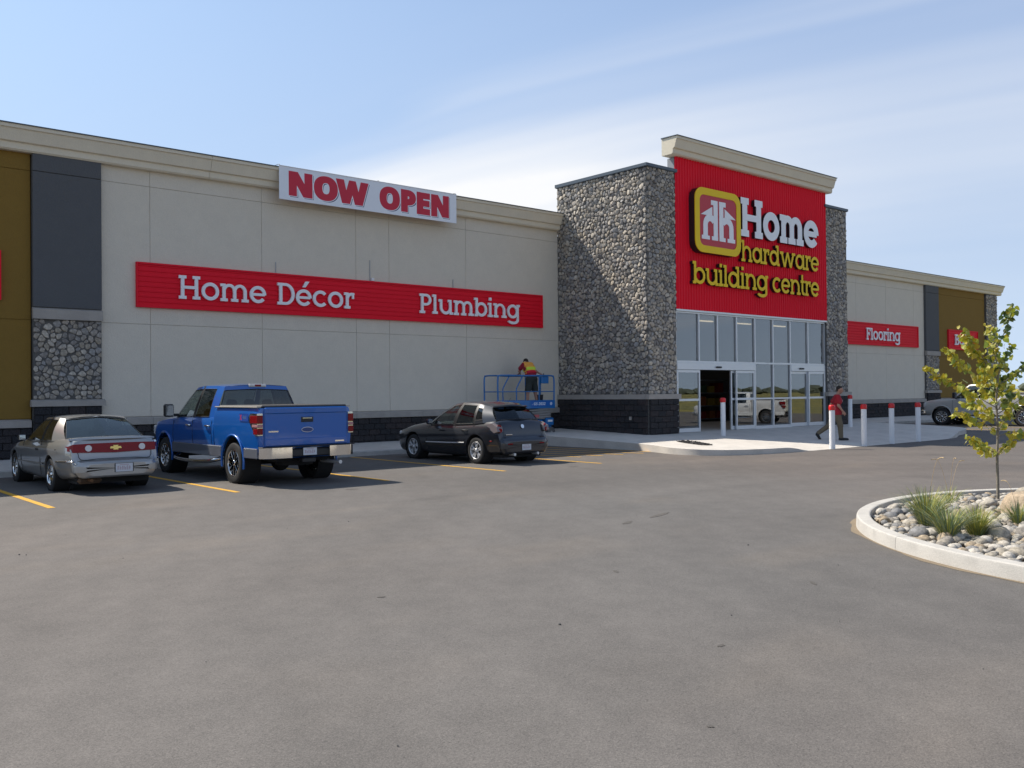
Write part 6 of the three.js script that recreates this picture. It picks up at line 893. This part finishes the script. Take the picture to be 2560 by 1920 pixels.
// ornamental grasses
const bladeTones = [mat('blue green blade', [0.17, 0.23, 0.15], 0.7, { transmission: 0.3, thickness: 0, side: THREE.DoubleSide }), mat('green blade', [0.20, 0.26, 0.08], 0.7, { transmission: 0.3, thickness: 0, side: THREE.DoubleSide }), mat('yellow green blade', [0.42, 0.40, 0.08], 0.7, { transmission: 0.35, thickness: 0, side: THREE.DoubleSide })], straw = mat('straw stalk', [0.50, 0.36, 0.20], 0.8);
function grassClump(x, z, h, n, label, tone, seed, stalks = 0) {
  const t = thing('grass_clump', label, 'grass', [x, GY + 0.05, z], 'ornamental grasses among the cobbles'); srand(seed);
  for (let q = 0; q < 3; q++) {
    const pos = [], idx = []; for (let i = 0; i < n / 3; i++) {
      const a = rr(0, 6.283), lean = Math.pow(rnd(), 0.7) * 1.0, L = h * rr(0.55, 1.08), w = rr(0.0028, 0.006), bx = x + Math.cos(a) * rr(0, 0.08), bz = z + Math.sin(a) * rr(0, 0.08), base = pos.length / 3, S = 5, dx = Math.cos(a), dz = Math.sin(a), tw = rr(-0.6, 0.6);
      for (let s = 0; s <= S; s++) { const u = s / S, out = lean * L * (0.35 * u + 0.65 * u * u), y = L * (u - 0.28 * lean * u * u * u), ww = w * (1 - Math.pow(u, 2.2)) + 0.0006; const px = -Math.sin(a + tw), pz = Math.cos(a + tw); pos.push(bx + dx * out + px * ww, GY + 0.05 + y, bz + dz * out + pz * ww, bx + dx * out - px * ww, GY + 0.05 + y, bz + dz * out - pz * ww); if (s < S) { const k = base + s * 2; idx.push(k, k + 1, k + 2, k + 2, k + 1, k + 3); } }
    }
    part(t, 'blades', raw(pos, idx), bladeTones[q === 2 ? 2 : (tone + q) % 3], undefined, 'stuff');
  }
  for (let k = 0; k < stalks; k++) { const a = rr(0, 6.28), H = h * rr(1.5, 2.1), lx = Math.cos(a) * rr(0.1, 0.3), lz = Math.sin(a) * rr(0.1, 0.3), P = [[x, GY + 0.05, z], [x + lx * 0.4, GY + 0.05 + H * 0.6, z + lz * 0.4], [x + lx, GY + 0.05 + H, z + lz], [x + lx * 1.5, GY + 0.02 + H * 1.06, z + lz * 1.5]]; const s = part(t, 'stalk', tube(P, 0.0022, 4, 16), straw); part(s, 'seed_head', tube([P[2], [(P[2][0] + P[3][0]) / 2, (P[2][1] + P[3][1]) / 2 + 0.01, (P[2][2] + P[3][2]) / 2], P[3]], 0.006, 5, 8), straw); }
}
grassClump(11.06, -5.24, 0.56, 420, 'tallest blue green grass clump at the nose of the island', 0, 21, 1);
grassClump(10.36, -4.66, 0.46, 340, 'upright green grass clump nearest the kerb', 0, 22);
grassClump(10.76, -4.52, 0.40, 380, 'low spreading green grass clump between kerb and boulder', 1, 23);
grassClump(12.02, -4.55, 0.36, 220, 'thin dark grass clump in front of the boulder', 0, 24, 1);
grassClump(11.7, -5.5, 0.30, 220, 'short yellow green tuft behind the tall grass clump', 2, 25);
grassClump(12.35, -5.75, 0.34, 200, 'short yellow green tuft beside the upright stone', 2, 26);
grassClump(14.6, -5.2, 0.22, 140, 'small green tuft at the foot of the young tree', 1, 27);
grassClump(13.6, -6.1, 0.34, 60, 'thin straw grass near the far kerb', 1, 28, 3);
// small plants in the mulch bed by the entrance
for (const [x, z, s] of [[22.5, -18.2, 31], [21.7, -17.2, 32]]) grassClump(x, z, 0.12, 60, 'tiny yellow green plant in the mulch bed', 2, s);
// ---------------------------------------------------------------- young tree
{
  const base = [14.4, GY + 0.05, -5.74], t = thing('young_tree', 'slender young tree with yellow green leaves in the cobble island', 'tree', base); srand(606);
  const right = V(Math.cos(40.5 * Math.PI / 180), 0, Math.sin(40.5 * Math.PI / 180)), back = V(Math.sin(40.5 * Math.PI / 180), 0, -Math.cos(40.5 * Math.PI / 180));
  const k = 0.00596 * 0.3134 / 1 * 1.0, at = (px, py, d) => { const r = (px - 1458) * 0.3134 * 0.00600, u = (1880 - py) * 0.3134 * 0.00600; return [base[0] + right.x * r + back.x * d, base[1] + u, base[2] + right.z * r + back.z * d]; };
  const bark = mat('grey brown bark', [0.30, 0.26, 0.20], 0.9, bumped('stone', 'stoneBump', 6, 0.004));
  const taper = (P, r0, r1, seg = 7) => { const c = new THREE.CatmullRomCurve3(P.map((p) => V(...p)), false, 'centripetal'), n = 22, g = new THREE.TubeGeometry(c, n, 1, seg, false), p = g.attributes.position; for (let i = 0; i <= n; i++) { const q = c.getPointAt(i / n), r = lerp(r0, r1, i / n); for (let j = 0; j <= seg; j++) { const v = i * (seg + 1) + j; p.setXYZ(v, q.x + (p.getX(v) - q.x) * r, q.y + (p.getY(v) - q.y) * r, q.z + (p.getZ(v) - q.z) * r); } } g.computeVertexNormals(); return metric(g); };
  const trunk = part(t, 'trunk', taper([at(1458, 1905, 0), at(1460, 1700, 0.01), at(1456, 1500, 0), at(1470, 1300, 0.02), at(1455, 1050, 0), at(1475, 800, -0.03), at(1470, 620, 0)], 0.024, 0.008, 9), bark);
  part(trunk, 'pruning_scar', (() => { const g = new THREE.SphereGeometry(0.02, 10, 8); const q = at(1466, 1478, -0.018); g.scale(1, 1.3, 0.6); g.translate(...q); return metric(clean(g)); })(), mat('pale cut wood', [0.55, 0.40, 0.27], 0.8));
  // leaf shape: heart, folded along its midrib, tip drooping
  const leafGeo = [0, 1, 2, 3].map((m) => { const rows = [[0, 0.0], [0.10, 0.40], [0.28, 0.52], [0.5, 0.47], [0.75, 0.28], [1.0, 0.0]], pos = [], idx = [], fold = [0.10, 0.2, 0.28, 0.05][m], droop = [0.25, 0.1, 0.4, -0.1][m]; rows.forEach(([y, w]) => { const d = -droop * y * y; for (const s of [-1, -0.5, 0, 0.5, 1]) pos.push(s * w, y - (Math.abs(s) === 1 && y === 0.10 ? 0.12 : 0), d + fold * Math.abs(s) * w + 0.03 * Math.sin(y * 9 + s * 3)); }); for (let i = 0; i < 5; i++) for (let j = 0; j < 4; j++) { const a = i * 5 + j; idx.push(a, a + 1, a + 5, a + 5, a + 1, a + 6); } const g = raw(pos, idx, 1.2); g.translate(0, 0.05, 0); return g; });
  const leafTones = [[0.62, 0.56, 0.04], [0.50, 0.52, 0.05], [0.60, 0.50, 0.035], [0.30, 0.38, 0.06], [0.52, 0.50, 0.09], [0.66, 0.52, 0.035]].map((c, i) => mat('leaf ' + i, c, 0.6, { transmission: 0.55, thickness: 0, side: THREE.DoubleSide }));
  const darkTones = [[0.09, 0.15, 0.04], [0.14, 0.19, 0.04]].map((c, i) => mat('green leaf ' + i, c, 0.6, { transmission: 0.4, thickness: 0, side: THREE.DoubleSide }));
  let single = 300; const extra = leafTones.concat(darkTones).map(() => []);
  const branches = [[1458, 1130, 935, 790, 0.2], [1462, 1010, 1005, 650, -0.2], [1462, 900, 1225, 480, 0.15], [1468, 780, 1365, 480, -0.15], [1470, 650, 1590, 300, 0.0], [1470, 760, 1490, 500, 0.2], [1470, 880, 1545, 620, -0.1], [1462, 1050, 1610, 880, 0.25], [1460, 1180, 1720, 980, -0.1], [1462, 1200, 1095, 930, -0.25], [1465, 1300, 1145, 1140, 0.1], [1458, 1490, 1205, 1345, -0.1], [1458, 1490, 1350, 1420, 0.18], [1458, 1480, 1565, 1390, 0.0], [1466, 1320, 1640, 1130, 0.15], [1466, 1000, 1290, 790, -0.3], [1468, 860, 1280, 610, 0.28], [1465, 950, 1800, 720, 0.1], [1462, 1350, 1790, 1240, -0.15], [1462, 1100, 1400, 880, 0.35], [1464, 1150, 1500, 950, -0.35], [1464, 1250, 1300, 1060, 0.35], [1462, 1000, 1560, 760, 0.3]];
  for (const [x0, y0, x1, y1, d] of branches) {
    const A = at(x0, y0, 0), B = at(x1, y1, d), mid = [0, 1, 2].map((q) => lerp(A[q], B[q], 0.5) + (q === 1 ? -0.02 : rr(-0.04, 0.04))), br = part(t, 'branch', taper([A, mid, B], 0.0075, 0.003, 5), bark), curve = new THREE.CatmullRomCurve3([V(...A), V(...mid), V(...B)]), len = curve.getLength(), n = Math.round(12 + len * 46);
    for (let i = 0; i < n; i++) {
      const u = i === n - 1 ? 1 : 0.16 + 0.84 * Math.pow(rnd(), 0.8), q = curve.getPointAt(u), s = rr(0.058, 0.10), dk = x1 > 1480 && y1 < 960 && rnd() < 0.6, tone = dk ? 6 + Math.floor(rnd() * 2) : Math.floor(rnd() * 6), m = dk ? darkTones[tone - 6] : leafTones[tone], gq = leafGeo[Math.floor(rnd() * 4)];
      q.x += rr(-0.07, 0.07); q.y += rr(-0.06, 0.05); q.z += rr(-0.07, 0.07);
      const e = new THREE.Euler(Math.PI + rr(-1.0, 0.5), rr(0, 6.283), rr(-0.7, 0.7), 'YXZ');
      if (single > 0 && x1 < 1720) { single--; const o = piece(br, 'leaf', gq, m, [q.x, q.y, q.z], null, s); o.rotation.copy(e); } else { const g = gq.clone(); g.applyMatrix4(new THREE.Matrix4().compose(q, new THREE.Quaternion().setFromEuler(e), V(s, s, s))); extra[tone].push(g); }
    }
  }
  extra.forEach((l, i) => { if (l.length) part(t, 'leaves', merge(l), leafTones.concat(darkTones)[i], undefined, 'stuff'); });
}
renderer.render(scene, camera);
